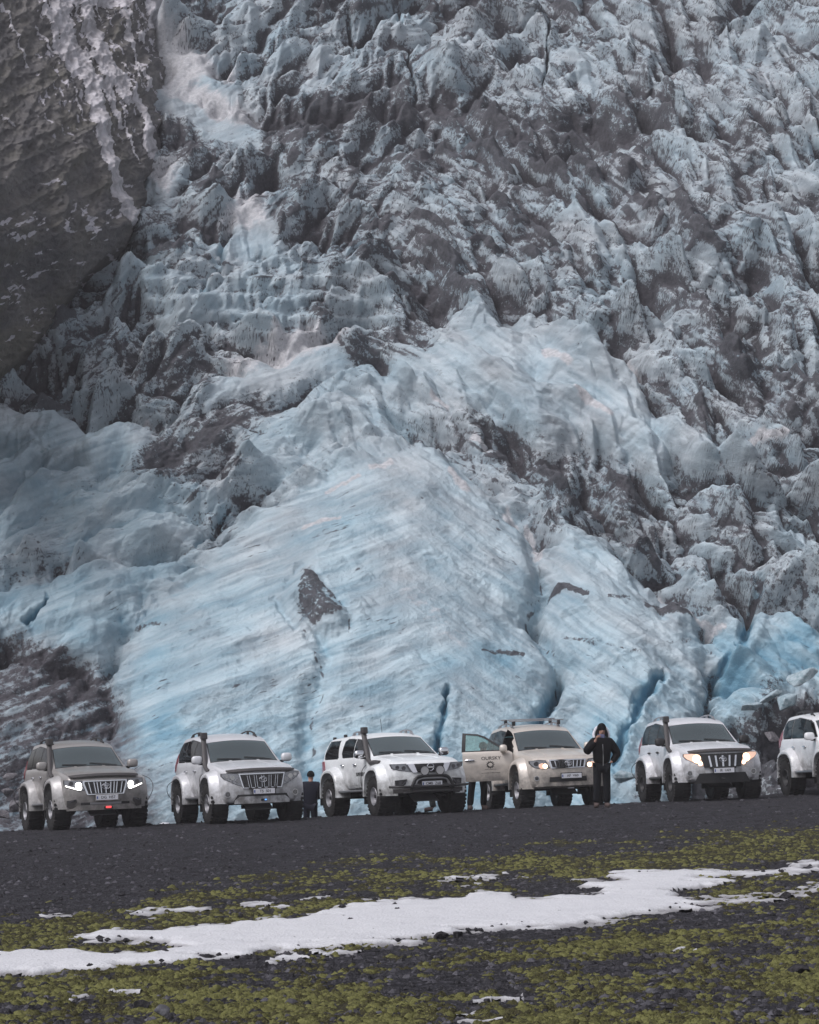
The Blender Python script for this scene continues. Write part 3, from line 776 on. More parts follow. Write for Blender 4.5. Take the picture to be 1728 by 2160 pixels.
    xx, yy, zz, mo, sn, r = pick_on(150000, 16.2, 62, 501, lambda sn, mo, q, y: (mo > 0.07 + 0.52 * q) & (sn < 0.7))
    sz = 0.015 + 0.036 * r.random(len(xx)) ** 1.8
    tint = np.clip(0.45 + 0.55 * fbm(xx / 0.7, yy / 0.9, 3, 511) + 0.75 * (r.random(len(xx)) - 0.5) + 0.25 * (mo - 0.5), 0, 1)
    g = NT('moss_cushion'); co = g.coord('Object')
    n2 = g.noise(60, 3, 0.7, co); n1 = g.noise(14, 3, 0.6, co)
    tn = g.math('ADD', g.attr('tint'), g.math('MULTIPLY', g.math('SUBTRACT', n1, 0.5), 0.5))
    col = g.mix(g.ramp(tn, 0.1, 0.85), (0.052, 0.048, 0.028), (0.185, 0.185, 0.072))
    col = g.mix(g.ramp(n2, 0.5, 0.75), col, (0.23, 0.225, 0.085))
    p = g.bsdf(col, 1.0); p.inputs['Specular IOR Level'].default_value = 0.05
    g.bump(p, g.math('ADD', n2, n1), 0.9, 0.03)
    ob = blobs('moss', xx, yy, zz - 0.008, sz, sz * (0.60 + 0.35 * r.random(len(xx))), 521, g.m, 4, 8, 0.30, tint)
    tag(ob, 'yellow green moss cushions on dark gravel', 'moss', kind='stuff')

    # loose stones of the gravel
    g = NT('gravel_stone'); co = g.coord('Object')
    tn = g.attr('tint')
    col = g.mix(tn, (0.012, 0.0117, 0.014), (0.12, 0.117, 0.136))
    col = g.mix(g.ramp(g.noise(40, 3, 0.6, co), 0.4, 0.7), col, (0.055, 0.053, 0.06))
    p = g.bsdf(col, 0.9); p.inputs['Specular IOR Level'].default_value = 0.2
    stone = g.m
    xx, yy, zz, mo, sn, r = pick_on(52000, 16.2, 66, 601, lambda sn, mo, q, y: (sn < -0.2) & (mo < 0.25 + 0.5 * q))
    sz = (0.011 + 0.048 * r.random(len(xx)) ** 4.5) * 0.85
    tint = r.random(len(xx)) ** 3.2
    ob = blobs('gravel', xx, yy, zz + sz * 0.15, sz, sz * 0.6, 621, stone, 3, 6, 0.35, tint, False, False)
    tag(ob, 'loose dark gravel stones', 'gravel', kind='stuff')
    # scattered grit on the snow itself
    xx, yy, zz, mo, sn, r = pick_on(9000, 19, 46, 701, lambda sn, mo, q, y: (sn > 0.2) & (q < 0.05 + 0.22 * (sn < 1.4)))
    sz = 0.010 + 0.030 * r.random(len(xx)) ** 2.5
    ob = blobs('grit', xx, yy, zz * 0 + ground_z(xx, yy) + 0.035 + sz * 0.2, sz, sz * 0.6, 721, stone, 3, 6, 0.35, 0.15 * r.random(len(xx)), False, False)
    tag(ob, 'dark grit lying on the snow', 'grit', kind='stuff')
    return blobs, stone
blobs, STONE = build_ground()

# ------------------------------------------------------------------ car materials
def simple(name, color, rough=0.5, metal=0.0, spec=0.5, coat=0.0, emit=None, estr=0.0, dirt=0.0):
    if name in MATS: return MATS[name]
    g = NT(name); co = g.coord('Object')
    c = color
    if dirt > 0:
        n = g.noise(6.0, 5, 0.65, co); n2 = g.noise(1.5, 3, 0.5, co)
        sx = g.n('ShaderNodeSeparateXYZ'); g.l(co, sx.inputs[0])
        low = g.ramp(sx.outputs[2], 1.5, 0.45)                       # splashed grit towards the sills
        f = g.math('MULTIPLY', g.ramp(g.math('ADD', n, g.math('MULTIPLY', n2, 0.4)), 0.45, 0.95), g.math('MULTIPLY_ADD', low, dirt, dirt * 0.15), clamp=True)
        c = g.mix(f, color, (0.10, 0.093, 0.088))
    p = g.bsdf(c, rough, Metallic=metal)
    p.inputs['Specular IOR Level'].default_value = spec
    p.inputs['Coat Weight'].default_value = coat
    p.inputs['Coat Roughness'].default_value = 0.08
    if emit:
        p.inputs['Emission Color'].default_value = (*emit, 1); p.inputs['Emission Strength'].default_value = estr
    MATS[name] = g.m
    return g.m

def glass(name, tint, refl=(1, 1, 1), boost=2.3):
    if name in MATS: return MATS[name]
    g = NT(name)
    tr = g.n('ShaderNodeBsdfTransparent'); tr.inputs[0].default_value = (*tint, 1)
    gl = g.n('ShaderNodeBsdfGlossy'); gl.inputs[0].default_value = (*refl, 1); gl.inputs['Roughness'].default_value = 0.02
    fr = g.n('ShaderNodeFresnel', IOR=1.5)
    mx = g.n('ShaderNodeMixShader')
    g.l(g.math('MULTIPLY', fr.outputs[0], boost, clamp=True), mx.inputs[0]); g.l(tr.outputs[0], mx.inputs[1]); g.l(gl.outputs[0], mx.inputs[2])
    g.l(mx.outputs[0], g.out.inputs['Surface'])
    MATS[name] = g.m
    return g.m

BLACK = simple('black_plastic', (0.018, 0.018, 0.020), 0.55)
GREYP = simple('dark_grey_plastic', (0.050, 0.046, 0.047), 0.5)
RUBBER = simple('tyre_rubber', (0.014, 0.014, 0.015), 0.85, spec=0.25, dirt=0.14)
UNDER = simple('underbody', (0.012, 0.012, 0.013), 0.8)
RIM = simple('alloy_rim', (0.50, 0.50, 0.51), 0.35, 0.8)
DRIM = simple('dark_rim', (0.06, 0.06, 0.062), 0.45, 0.5)
CHROME = simple('chrome_trim', (0.72, 0.73, 0.76), 0.14, 1.0)
SATIN = simple('satin_metal', (0.42, 0.42, 0.44), 0.4, 0.9)
LENS = simple('lamp_lens', (0.20, 0.205, 0.22), 0.08, 0.6, coat=1.0)
LENSD = simple('lamp_inner', (0.10, 0.10, 0.11), 0.2, 0.6)
RED = simple('red_lens', (0.26, 0.012, 0.025), 0.2, coat=0.5)
PLATE = simple('plate_white', (0.66, 0.67, 0.72), 0.4)
PBLUE = simple('plate_blue', (0.05, 0.10, 0.32), 0.4)
TRIM = simple('cabin_trim', (0.022, 0.022, 0.024), 0.7)
SEAT = simple('seat_cloth', (0.040, 0.038, 0.038), 0.9)
GREYPANEL = simple('skid_metal', (0.17, 0.17, 0.175), 0.5, 0.4)
GLASS = glass('window_glass', (0.42, 0.50, 0.49), (0.86, 1.0, 1.0), 4.0)
DARKGLASS = glass('privacy_glass', (0.09, 0.10, 0.10), boost=0.8)
GREENGLASS = glass('door_glass', (0.66, 0.80, 0.76))
LIT_WARM = simple('lit_warm', (1, .8, .6), 0.3, emit=(1.0, 0.66, 0.42), estr=3.2)
LIT_WHITE = simple('lit_white', (1, 1, 1), 0.3, emit=(1.0, 0.96, 0.90), estr=3.6)
LIT_RED = simple('lit_red', (.5, .02, .03), 0.3, emit=(1.0, 0.10, 0.10), estr=0.9)
LIT_BLUE = simple('lit_blue', (.1, .3, .8), 0.3, emit=(0.15, 0.42, 1.0), estr=0.9)
GLOW = simple('glowing_lens', (.6, .42, .36), 0.2, 0.3, emit=(1.0, 0.62, 0.45), estr=0.50)
GLOWW = simple('glowing_white_lens', (.6, .57, .52), 0.2, 0.3, emit=(1.0, 0.93, 0.85), estr=0.30)

# ------------------------------------------------------------------ mesh helpers in car space (x forward, y to the car's left, z up)
class MB:
    def __init__(s): s.bm = bmesh.new()
    def box(s, c, size, rot=None, bev=0.0, seg=2):
        r = bmesh.ops.create_cube(s.bm, size=1.0)
        vs = r['verts']
        M = Matrix.Translation(c) @ (rot if rot is not None else Matrix.Identity(4)) @ Matrix.Diagonal((*size, 1))
        bmesh.ops.transform(s.bm, matrix=M, verts=vs)
        if bev > 0:
            es = list({e for v in vs for e in v.link_edges})
            bmesh.ops.bevel(s.bm, geom=es, offset=bev, segments=seg, profile=0.6, affect='EDGES')
        return s
    def cyl(s, p0, p1, r0, r1=None, n=16, caps=True):
        p0, p1 = Vector(p0), Vector(p1); r1 = r0 if r1 is None else r1
        d = p1 - p0
        q = d.to_track_quat('Z', 'Y').to_matrix().to_4x4()
        M = Matrix.Translation((p0 + p1) / 2) @ q
        bmesh.ops.create_cone(s.bm, cap_ends=caps, segments=n, radius1=r0, radius2=r1, depth=d.length, matrix=M)
        return s
    def tube(s, pts, r, n=8, closed=False, flat=(1.0, 1.0)):
        pts = [Vector(p) for p in pts]
        rings = []
        m = len(pts)
        up = Vector((0.013, 0.021, 1.0))
        for i, p in enumerate(pts):
            a = pts[(i - 1) % m] if closed or i > 0 else p
            b = pts[(i + 1) % m] if closed or i < m - 1 else p
            t = (b - a).normalized()
            x = t.cross(up)
            if x.length < 1e-3: x = t.cross(Vector((0, 1, 0)))
            x.normalize(); y = t.cross(x).normalized()
            rr = r[i] if isinstance(r, (list, tuple)) else r
            rings.append([s.bm.verts.new(p + x * (math.cos(k * 2 * PI / n) * rr * flat[0]) + y * (math.sin(k * 2 * PI / n) * rr * flat[1])) for k in range(n)])
        rng = range(m) if closed else range(m - 1)
        for i in rng:
            A, B = rings[i], rings[(i + 1) % m]
            for k in range(n): s.bm.faces.new((A[k], A[(k + 1) % n], B[(k + 1) % n], B[k]))
        if not closed:
            s.bm.faces.new(rings[0][::-1]); s.bm.faces.new(rings[-1])
        return s
    def ball(s, c, size, rot=None, seg=12, power=1.0):
        r = bmesh.ops.create_uvsphere(s.bm, u_segments=seg, v_segments=max(6, seg // 2 + 2), radius=1.0)
        for v in r['verts']:
            if power != 1.0:
                v.co = Vector([math.copysign(abs(k) ** power, k) for k in v.co])
        M = Matrix.Translation(c) @ (rot if rot is not None else Matrix.Identity(4)) @ Matrix.Diagonal((*size, 1))
        bmesh.ops.transform(s.bm, matrix=M, verts=r['verts'])
        return s
    def lathe(s, prof, axis_c, n=32, a0=0.0, a1=2 * PI):
        """profile of (radius, y) turned about an axis along y through axis_c"""
        cx, cy, cz = axis_c
        rings = []
        for i in range(n):
            a = a0 + (a1 - a0) * i / n
            rings.append([s.bm.verts.new((cx + r * math.cos(a), cy + y, cz + r * math.sin(a))) for r, y in prof])
        for i in range(n):
            A, B = rings[i], rings[(i + 1) % n]
            for k in range(len(prof) - 1):
                try: s.bm.faces.new((A[k], B[k], B[k + 1], A[k + 1]))
                except ValueError: pass
        return s
    def poly(s, pts, d):
        """flat outline (list of 3D points) thickened along d"""
        d = Vector(d)
        a = [s.bm.verts.new(Vector(p)) for p in pts]; b = [s.bm.verts.new(Vector(p) + d) for p in pts]
        n = len(pts)
        s.bm.faces.new(a); s.bm.faces.new(b[::-1])
        for i in range(n): s.bm.faces.new((a[i], b[i], b[(i + 1) % n], a[(i + 1) % n]))
        return s
    def slice(s, axis, lo, hi, step):
        no = Vector((0, 0, 0)); no[axis] = 1
        k = lo
        while k <= hi:
            co = Vector((0, 0, 0)); co[axis] = k
            bmesh.ops.bisect_plane(s.bm, geom=list(s.bm.verts) + list(s.bm.edges) + list(s.bm.faces), plane_co=co, plane_no=no, dist=1e-5)
            k += step
        return s
    def warp(s, f):
        for v in s.bm.verts: v.co = Vector(f(v.co))
        return s
    def mesh(s, name, smooth=35):
        bmesh.ops.recalc_face_normals(s.bm, faces=s.bm.faces)
        me = bpy.data.meshes.new(name)
        if smooth:
            for f in s.bm.faces: f.smooth = True
            for e in s.bm.edges:
                if len(e.link_faces) == 2 and e.calc_face_angle(0) > math.radians(smooth): e.smooth = False
        s.bm.to_mesh(me); s.bm.free()
        return me
    def build(s, name, mats, parent=None, smooth=35):
        return link_mesh(name, s.mesh(name, smooth), mats, parent)

def pch(xs, pts):
    """smooth monotone-ish interpolation through (x, value) points"""
    p = sorted(pts); px = np.array([a for a, _ in p]); py = np.array([b for _, b in p])
    n = len(px); h = np.diff(px); d = np.diff(py) / h
    m = np.zeros(n); m[0] = d[0]; m[-1] = d[-1]
    for i in range(1, n - 1):
        if d[i - 1] * d[i] > 0:
            w1 = 2 * h[i] + h[i - 1]; w2 = h[i] + 2 * h[i - 1]
            m[i] = (w1 + w2) / (w1 / d[i - 1] + w2 / d[i])
    xs = np.clip(xs, px[0], px[-1])
    i = np.clip(np.searchsorted(px, xs) - 1, 0, n - 2)
    t = (xs - px[i]) / h[i]
    return ((1 + 2 * t) * (1 - t) ** 2) * py[i] + t * (1 - t) ** 2 * h[i] * m[i] + t * t * (3 - 2 * t) * py[i + 1] + t * t * (t - 1) * h[i] * m[i + 1]

class Shell:
    """lofted car body: cross sections along x, each a curve from the floor to the middle of the roof"""
    NS = 26
    def __init__(s, C):
        s.C = C
    def section(s, x):
        C = s.C
        zb, zt = float(pch(x, C['bottom'])), float(pch(x, C['top']))
        zs, ws = float(pch(x, C['belt_z'])), float(pch(x, C['belt_w']))
        zr, wr = zt - float(pch(x, C['rail_drop'])), float(pch(x, C['rail_w']))
        wm = float(pch(x, C['mid_w'])); wl = float(pch(x, C['sill_w']))
        zs = min(zs, zr - 0.02)
        zm = zb + 0.62 * (zs - zb)
        P = [(0, zb), (0.5 * wl, zb), (wl - 0.05, zb), (wl, zb + 0.04), (0.45 * wl + 0.55 * wm, zb + 0.25 * (zs - zb)), (wm, zm), (0.4 * wm + 0.6 * ws, zm + 0.62 * (zs - zm)), (ws, zs - 0.02), (ws - 0.02, zs + 0.015)]
        # glasshouse, slightly bowed
        for t in (0.25, 0.5, 0.75, 1.0):
            P.append((ws - 0.02 + (wr - ws + 0.02) * t + 0.035 * math.sin(PI * t) * min(1, (zr - zs) / 0.3), zs + 0.015 + (zr - zs - 0.015) * t))
        cr = zt - zr
        for t in (0.15, 0.3, 0.5, 0.75, 1.0):
            P.append((wr * (1 - t) - 0.004 * 0, zr + cr * math.sin(t * PI / 2) ** (0.75)))
        return P
    def D(s, p):
        """bow the nose in plan and rake nose and tail"""
        C = s.C
        x, y, z = p
        f = sstep(np.float64(x), C['nose'] - 1.0, C['nose'])
        x2 = x - C['bow'] * f * min(1.3, abs(y) / 0.9) ** 2.4
        if z > 0.8: x2 -= f * C['rake'] * (z - 0.8)
        else: x2 -= f * 0.10 * (0.8 - z)
        r = sstep(np.float64(x), C['tail'] + 0.7, C['tail'])
        x2 += r * (0.10 * min(1.2, abs(y) / 0.9) ** 3 + max(0.0, z - C['tail_z']) * C['tail_rake'])
        return (x2, y, z)
    def stations(s):
        C = s.C
        n, t = C['nose'], C['tail']
        xs = [n, n - 0.006, n - 0.02, n - 0.045, n - 0.08]
        x = n - 0.12
        while x > t + 0.10: xs.append(x); x -= 0.035
        xs += [t + 0.075, t + 0.04, t + 0.018, t + 0.006, t]
        return xs
    def inset(s, x):
        C = s.C
        a = 0
        for e in (C['nose'] - x, x - C['tail']):
            if e < 0.08: a = max(a, 0.05 * (1 - math.sqrt(max(0, 1 - (1 - e / 0.08) ** 2))))
        return a
    def build(s, name, mat, parent, holes, open_door=None):
        C = s.C
        bm = bmesh.new()
        rows = []; xs = s.stations()
        for x in xs:
            P = s.section(x); i = s.inset(x)
            zb, zt = P[0][1], P[-1][1]; zc = (zb + zt) / 2; hw = max(p[0] for p in P)
            Q = [(y * (hw - i) / hw, zc + (z - zc) * (1 - 2 * i / (zt - zb))) for y, z in P]
            row = [(x, -y, z) for y, z in Q[::-1]] + [(x, y, z) for y, z in Q[1:]]
            rows.append(row)
        V = [[bm.verts.new(p) for p in r] for r in rows]
        n = len(rows[0])
        # drop the doubled bottom centre
        for i in range(len(V) - 1):
            for k in range(n - 1):
                c = [rows[i][k], rows[i][k + 1], rows[i + 1][k + 1], rows[i + 1][k]]
                m = [sum(q[j] for q in c) / 4 for j in range(3)]
                if holes(m): continue
                bm.faces.new((V[i][k], V[i][k + 1], V[i + 1][k + 1], V[i + 1][k]))
        bm.faces.new(V[0]); bm.faces.new(V[-1][::-1])
        bmesh.ops.remove_doubles(bm, verts=bm.verts, dist=1e-4)
        # slice the end caps so that they bow
        for f in [f for f in bm.faces if len(f.verts) > 8]:
            es = list(f.edges); vs = list(f.verts)
            cx = f.calc_center_median().x
        for k in np.arange(-0.9, 0.91, 0.1):
            big = [f for f in bm.faces if len(f.verts) > 8]
            g = [x for f in big for x in list(f.verts) + list(f.edges) + [f]]
            if g: bmesh.ops.bisect_plane(bm, geom=list(set(g)), plane_co=(0, k + 0.003, 0), plane_no=(0, 1, 0), dist=1e-5)
        for k in np.arange(0.5, 2.1, 0.1):
            capf = [f for f in bm.faces if abs(f.normal.x) > 0.98 or (len(f.verts) != 4)]
            capf = [f for f in capf if max(abs(v.co.x - C['nose']) for v in f.verts) < 1e-3 or max(abs(v.co.x - C['tail']) for v in f.verts) < 1e-3]
            g = [x for f in capf for x in list(f.verts) + list(f.edges) + [f]]
            if g: bmesh.ops.bisect_plane(bm, geom=list(set(g)), plane_co=(0, 0, k + 0.003), plane_no=(0, 0, 1), dist=1e-5)
        for v in bm.verts: v.co = Vector(s.D(v.co))
        b = MB(); b.bm.free(); b.bm = bm
        return b.build(name, mat, parent, 38)
    def side_y(s, x, z):
        """half width of the body at x, z (above the sill)"""
        P = s.section(x)
        for (y0, z0), (y1, z1) in zip(P[3:-1], P[4:]):
            if z0 <= z <= z1 and z1 > z0: return y0 + (y1 - y0) * (z - z0) / (z1 - z0)
        return P[3][0] if z < P[3][1] else P[-5][0]
    def top_z(s, x, y):
        P = s.section(x)[-9:]
        for (y0, z0), (y1, z1) in zip(P[:-1], P[1:]):
            if y1 <= abs(y) <= y0: return z0 + (z1 - z0) * (y0 - abs(y)) / (y0 - y1 + 1e-9)
        return P[-1][1]
    def side_panel(s, b, pts, sgn, off=0.006, thick=0.02, step=0.06):
        """outline in (x, z) laid on the side of the body"""
        q = MB()
        vs = [q.bm.verts.new((x, 0, z)) for x, z in pts]
        q.bm.faces.new(vs)
        xs = [p[0] for p in pts]; zs = [p[1] for p in pts]
        q.slice(0, min(xs) + step * .5, max(xs), step); q.slice(2, min(zs) + step * .5, max(zs), step)
        inner = {}
        for v in list(q.bm.verts):
            y = s.side_y(v.co.x, v.co.z)
            v.co.y = sgn * (y + off)
        r = bmesh.ops.extrude_face_region(q.bm, geom=list(q.bm.faces))
        for v in r['geom']:
            if isinstance(v, bmesh.types.BMVert): v.co.y -= sgn * thick
        q.warp(s.D)
        me = q.mesh('t', 0)
        b.bm.from_mesh(me); bpy.data.meshes.remove(me)
        return b
    def top_panel(s, b, pts, off=0.006, thick=0.015, step=0.08):
        """outline in (x, y) laid on the upper surface (bonnet, windscreen)"""
        q = MB()
        q.bm.faces.new([q.bm.verts.new((x, y, 0)) for x, y in pts])
        xs = [p[0] for p in pts]; ys = [p[1] for p in pts]
        q.slice(0, min(xs) + step * .5, max(xs), step); q.slice(1, min(ys) + step * .5, max(ys), step)
        for v in list(q.bm.verts): v.co.z = s.top_z(v.co.x, v.co.y) + off
        r = bmesh.ops.extrude_face_region(q.bm, geom=list(q.bm.faces))
        for v in r['geom']:
            if isinstance(v, bmesh.types.BMVert): v.co.z -= thick
        q.warp(s.D)
        me = q.mesh('t', 0)
        b.bm.from_mesh(me); bpy.data.meshes.remove(me)
        return b
    def face(s, b, pts, off=0.01, thick=0.04):
        """outline in (y, z) standing on the nose"""
        q = MB()
        x = s.C['nose'] + off
        q.poly([(x, y, z) for y, z in pts], (-thick, 0, 0))
        ys = [p[0] for p in pts]
        q.slice(1, min(ys) + 0.03, max(ys), 0.06)
        q.warp(s.D)
        me = q.mesh('t', 0)
        b.bm.from_mesh(me); bpy.data.meshes.remove(me)
        return b
    def face_pt(s, y, z, off=0.0):
        return Vector(s.D((s.C['nose'] + off, y, z)))

def mirror(pts): return [(-y, z) for y, z in pts][::-1]
def ellipse(cy, cz, a, b, n=20): return [(cy + a * math.cos(k * 2 * PI / n), cz + b * math.sin(k * 2 * PI / n)) for k in range(n)]
def inpoly(x, z, pts):
    c = False
    for i in range(len(pts)):
        x0, z0 = pts[i]; x1, z1 = pts[i - 1]
        if (z0 > z) != (z1 > z) and x < (x1 - x0) * (z - z0) / (z1 - z0) + x0: c = not c
    return c

def lettering(name, text, size, mat, parent, M, warp=None, bold=0.0):
    cu = bpy.data.curves.new(name, 'FONT'); cu.body = text; cu.size = size; cu.align_x = 'CENTER'; cu.align_y = 'CENTER'
    cu.extrude = 0.002; cu.offset = bold; cu.resolution_u = 3
    o = bpy.data.objects.new(name, cu); COL.objects.link(o)
    dg = bpy.context.evaluated_depsgraph_get()
    me = bpy.data.meshes.new_from_object(o.evaluated_get(dg))
    bpy.data.objects.remove(o); bpy.data.curves.remove(cu)
    me.materials.clear()
    me.transform(M)
    if warp:
        for v in me.vertices: v.co = Vector(warp(v.co))
    return link_mesh(name, me, mat, parent)

# frames: text lies in its x, y plane
M_FRONT = lambda y, z, x: Matrix.Translation((x, y, z)) @ Matrix(((0, 0, 1, 0), (1, 0, 0, 0), (0, 1, 0, 0), (0, 0, 0, 1)))
M_RIGHT = lambda x, z, y: Matrix.Translation((x, y, z)) @ Matrix(((1, 0, 0, 0), (0, 0, -1, 0), (0, 1, 0, 0), (0, 0, 0, 1)))

# ------------------------------------------------------------------ wheels (shared meshes)
def wheel_meshes(R, W, rr, key):
    k = ('wheel', key)
    if k in MATS: return MATS[k]
    h = W / 2
    b = MB()
    prof = [(rr - 0.02, h - 0.10), (rr, h - 0.035), (rr + 0.02, h - 0.02), (rr + 0.05, h - 0.006), (R * 0.72, h + 0.006), (R * 0.86, h - 0.004), (R * 0.95, h - 0.035), (R - 0.008, h - 0.07),
            (R - 0.002, h - 0.11), (R, 0.0), (R - 0.002, -h + 0.11), (R - 0.008, -h + 0.07), (R * 0.95, -h + 0.035), (R * 0.86, -h + 0.004), (rr + 0.05, -h + 0.006), (rr, -h + 0.035), (rr - 0.02, -h + 0.10)]
    b.lathe(prof, (0, 0, 0), 48)
    # tread lugs
    for i in range(30):
        a = i * 2 * PI / 30
        for j, (yc, wy, wx) in enumerate(((-h + 0.055, 0.10, 0.060), (-0.055, 0.085, 0.048), (0.055, 0.085, 0.048), (h - 0.055, 0.10, 0.060))):
            aa = a + (j % 2) * PI / 30 + (0.5 if j in (1, 2) else 0) * PI / 30
            r0 = R - (0.020 if j in (0, 3) else 0.006)
            rot = Matrix.Rotation(-aa + PI / 2, 4, 'Y') @ Matrix.Rotation(0.25 if j % 2 else -0.25, 4, 'Z')
            b.box((r0 * math.cos(aa), yc, r0 * math.sin(aa)), (wx, wy, 0.036), Matrix.Rotation(PI / 2 - aa, 4, 'Y'), 0)
    # side lugs
    for i in range(30):
        a = (i + 0.5) * 2 * PI / 30
        for sg in (-1, 1):
            b.box((R * 0.91 * math.cos(a), sg * (h - 0.012), R * 0.91 * math.sin(a)), (0.040, 0.026, 0.075), Matrix.Rotation(PI / 2 - a, 4, 'Y'), 0)
    tyre = b.mesh('tyre', 30)
    b = MB()
    b.lathe([(rr + 0.012, h - 0.012), (rr + 0.004, h - 0.004), (rr - 0.012, h - 0.010), (rr - 0.022, h - 0.045), (rr - 0.035, h - 0.13), (rr - 0.05, h - 0.155), (0.075, h - 0.125), (0.07, h - 0.085), (0.05, h - 0.07), (0.0005, h - 0.07)], (0, 0, 0), 36)
    for i in range(8):
        a = i * 2 * PI / 8
        b.box((0.118 * math.cos(a), h - 0.128, 0.118 * math.sin(a)), (0.085, 0.05, 0.030), Matrix.Rotation(-a, 4, 'Y'), 0.006, 1)
    for i in range(6):
        a = (i + 0.5) * 2 * PI / 6
        b.cyl((0.055 * math.cos(a), h - 0.09, 0.055 * math.sin(a)), (0.055 * math.cos(a), h - 0.06, 0.055 * math.sin(a)), 0.011, n=6)
    rim = b.mesh('rim', 30)
    b = MB(); b.cyl((0, h - 0.08, 0), (0, h - 0.035, 0), 0.045, 0.038, n=16)
    hub = b.mesh('hub_cap', 30)
    MATS[k] = (tyre, rim, hub)
    return MATS[k]

def add_wheel(root, x, y, sgn, S):
    tyre, rim, hub = wheel_meshes(S['R'], S['W'], S['rr'], (S['R'], S['W'], S['rr'], S['rim'].name))
    w = link_mesh('wheel', tyre, RUBBER, root)
    w.location = (x, sgn * y, S['R'] - S.get('sink', 0.02))
    turn = S.get('steer', 0.0) if x > 0 else 0.0
    w.rotation_euler = (0, random.random() * 6.28, turn + (PI if sgn < 0 else 0))
    for nm, me, mt in (('rim', rim, S['rim']), ('hub_cap', hub, BLACK)):
        c = link_mesh(nm, me, mt, w)
    return w

def paint(name, color, rough=0.32, metal=0.25, dirt=0.8):
    """car paint; the unpainted inside of the shell is dark trim"""
    if name in MATS: return MATS[name]
    g = NT(name); co = g.coord('Object')
    n = g.noise(5.0, 5, 0.65, co); n2 = g.noise(1.3, 3, 0.5, co)
    sx = g.n('ShaderNodeSeparateXYZ'); g.l(co, sx.inputs[0])
    low = g.ramp(sx.outputs[2], 1.35, 0.5)
    f = g.math('MULTIPLY', g.ramp(g.math('ADD', n, g.math('MULTIPLY', n2, 0.5)), 0.5, 1.0), g.math('MULTIPLY_ADD', low, dirt, 0.10), clamp=True)
    c = g.mix(f, color, (0.12, 0.115, 0.112))
    geo = g.n('ShaderNodeNewGeometry')
    c = g.mix(geo.outputs['Backfacing'], c, (0.02, 0.02, 0.022))
    p = g.bsdf(c, g.math('ADD', g.math('MULTIPLY', f, 0.4), rough), Metallic=metal)
    p.inputs['Coat Weight'].default_value = 0.5; p.inputs['Coat Roughness'].default_value = 0.12
    MATS[name] = g.m
    return g.m

SUV = dict(nose=2.33, tail=-2.42, bow=0.17, rake=0.10, tail_z=1.38, tail_rake=0.34,
    bottom=[(2.33, .47), (2.1, .45), (1.85, .52), (1.0, .60), (-1.0, .60), (-2.0, .62), (-2.42, .66)],
    top=[(2.33, 1.125), (2.29, 1.165), (2.2, 1.215), (1.8, 1.30), (1.2, 1.37), (.90, 1.405), (.80, 1.43), (.70, 1.49), (.12, 1.885), (.02, 1.940), (-.1, 1.98), (-.4, 2.045), (-.9, 2.09), (-1.5, 2.08), (-2.0, 2.03), (-2.25, 1.97), (-2.42, 1.87)],
    belt_z=[(2.33, 1.0), (1.9, 1.12), (1.0, 1.29), (.6, 1.37), (0, 1.405), (-2.42, 1.43)],
    belt_w=[(2.33, .85), (1.8, .905), (.8, .915), (-1.5, .915), (-2.42, .88)],
    rail_drop=[(2.33, .03), (1.5, .035), (.8, .04), (.4, .05), (0, .062), (-2.42, .08)],
    rail_w=[(2.33, .80), (1.6, .85), (.85, .835), (.05, .735), (-1, .745), (-2, .73), (-2.42, .69)],
    mid_w=[(2.33, .86), (1.8, .93), (-1.8, .93), (-2.42, .89)], sill_w=[(2.33, .82), (1.6, .87), (-2.42, .85)])

PICK = dict(nose=2.52, tail=-2.62, bow=0.17, rake=0.12, tail_z=1.30, tail_rake=0.30,
    bottom=[(2.52, .56), (2.3, .54), (2.0, .58), (1.0, .64), (-1.0, .64), (-2.0, .66), (-2.62, .68)],
    top=[(2.52, 1.175), (2.47, 1.215), (2.38, 1.245), (1.9, 1.32), (1.3, 1.37), (1.06, 1.395), (.96, 1.42), (.86, 1.48), (.28, 1.83), (.18, 1.885), (.06, 1.92), (-.3, 1.975), (-.7, 1.985), (-1.1, 1.975), (-1.25, 1.965), (-1.6, 1.965), (-2.2, 1.94), (-2.5, 1.90), (-2.62, 1.84)],
    belt_z=[(2.52, 1.05), (2.1, 1.17), (1.2, 1.30), (.7, 1.35), (0, 1.365), (-2.62, 1.38)],
    belt_w=[(2.52, .84), (2.0, .90), (.9, .905), (-1.5, .905), (-2.62, .88)],
    rail_drop=[(2.52, .03), (1.6, .035), (.9, .04), (.5, .05), (0, .06), (-2.62, .075)],
    rail_w=[(2.52, .79), (1.7, .84), (1.0, .83), (.2, .725), (-1, .73), (-1.3, .745), (-2.62, .72)],
    mid_w=[(2.52, .85), (2.0, .915), (-2.0, .915), (-2.62, .88)], sill_w=[(2.52, .81), (1.6, .86), (-2.62, .84)])

def scale_poly(pts, k):
    cx = sum(p[0] for p in pts) / len(pts); cz = sum(p[1] for p in pts) / len(pts)
    out = []
    for x, z in pts:
        d = math.hypot(x - cx, z - cz)
        f = (d + k) / d
        out.append((cx + (x - cx) * f, cz + (z - cz) * f))
    return out

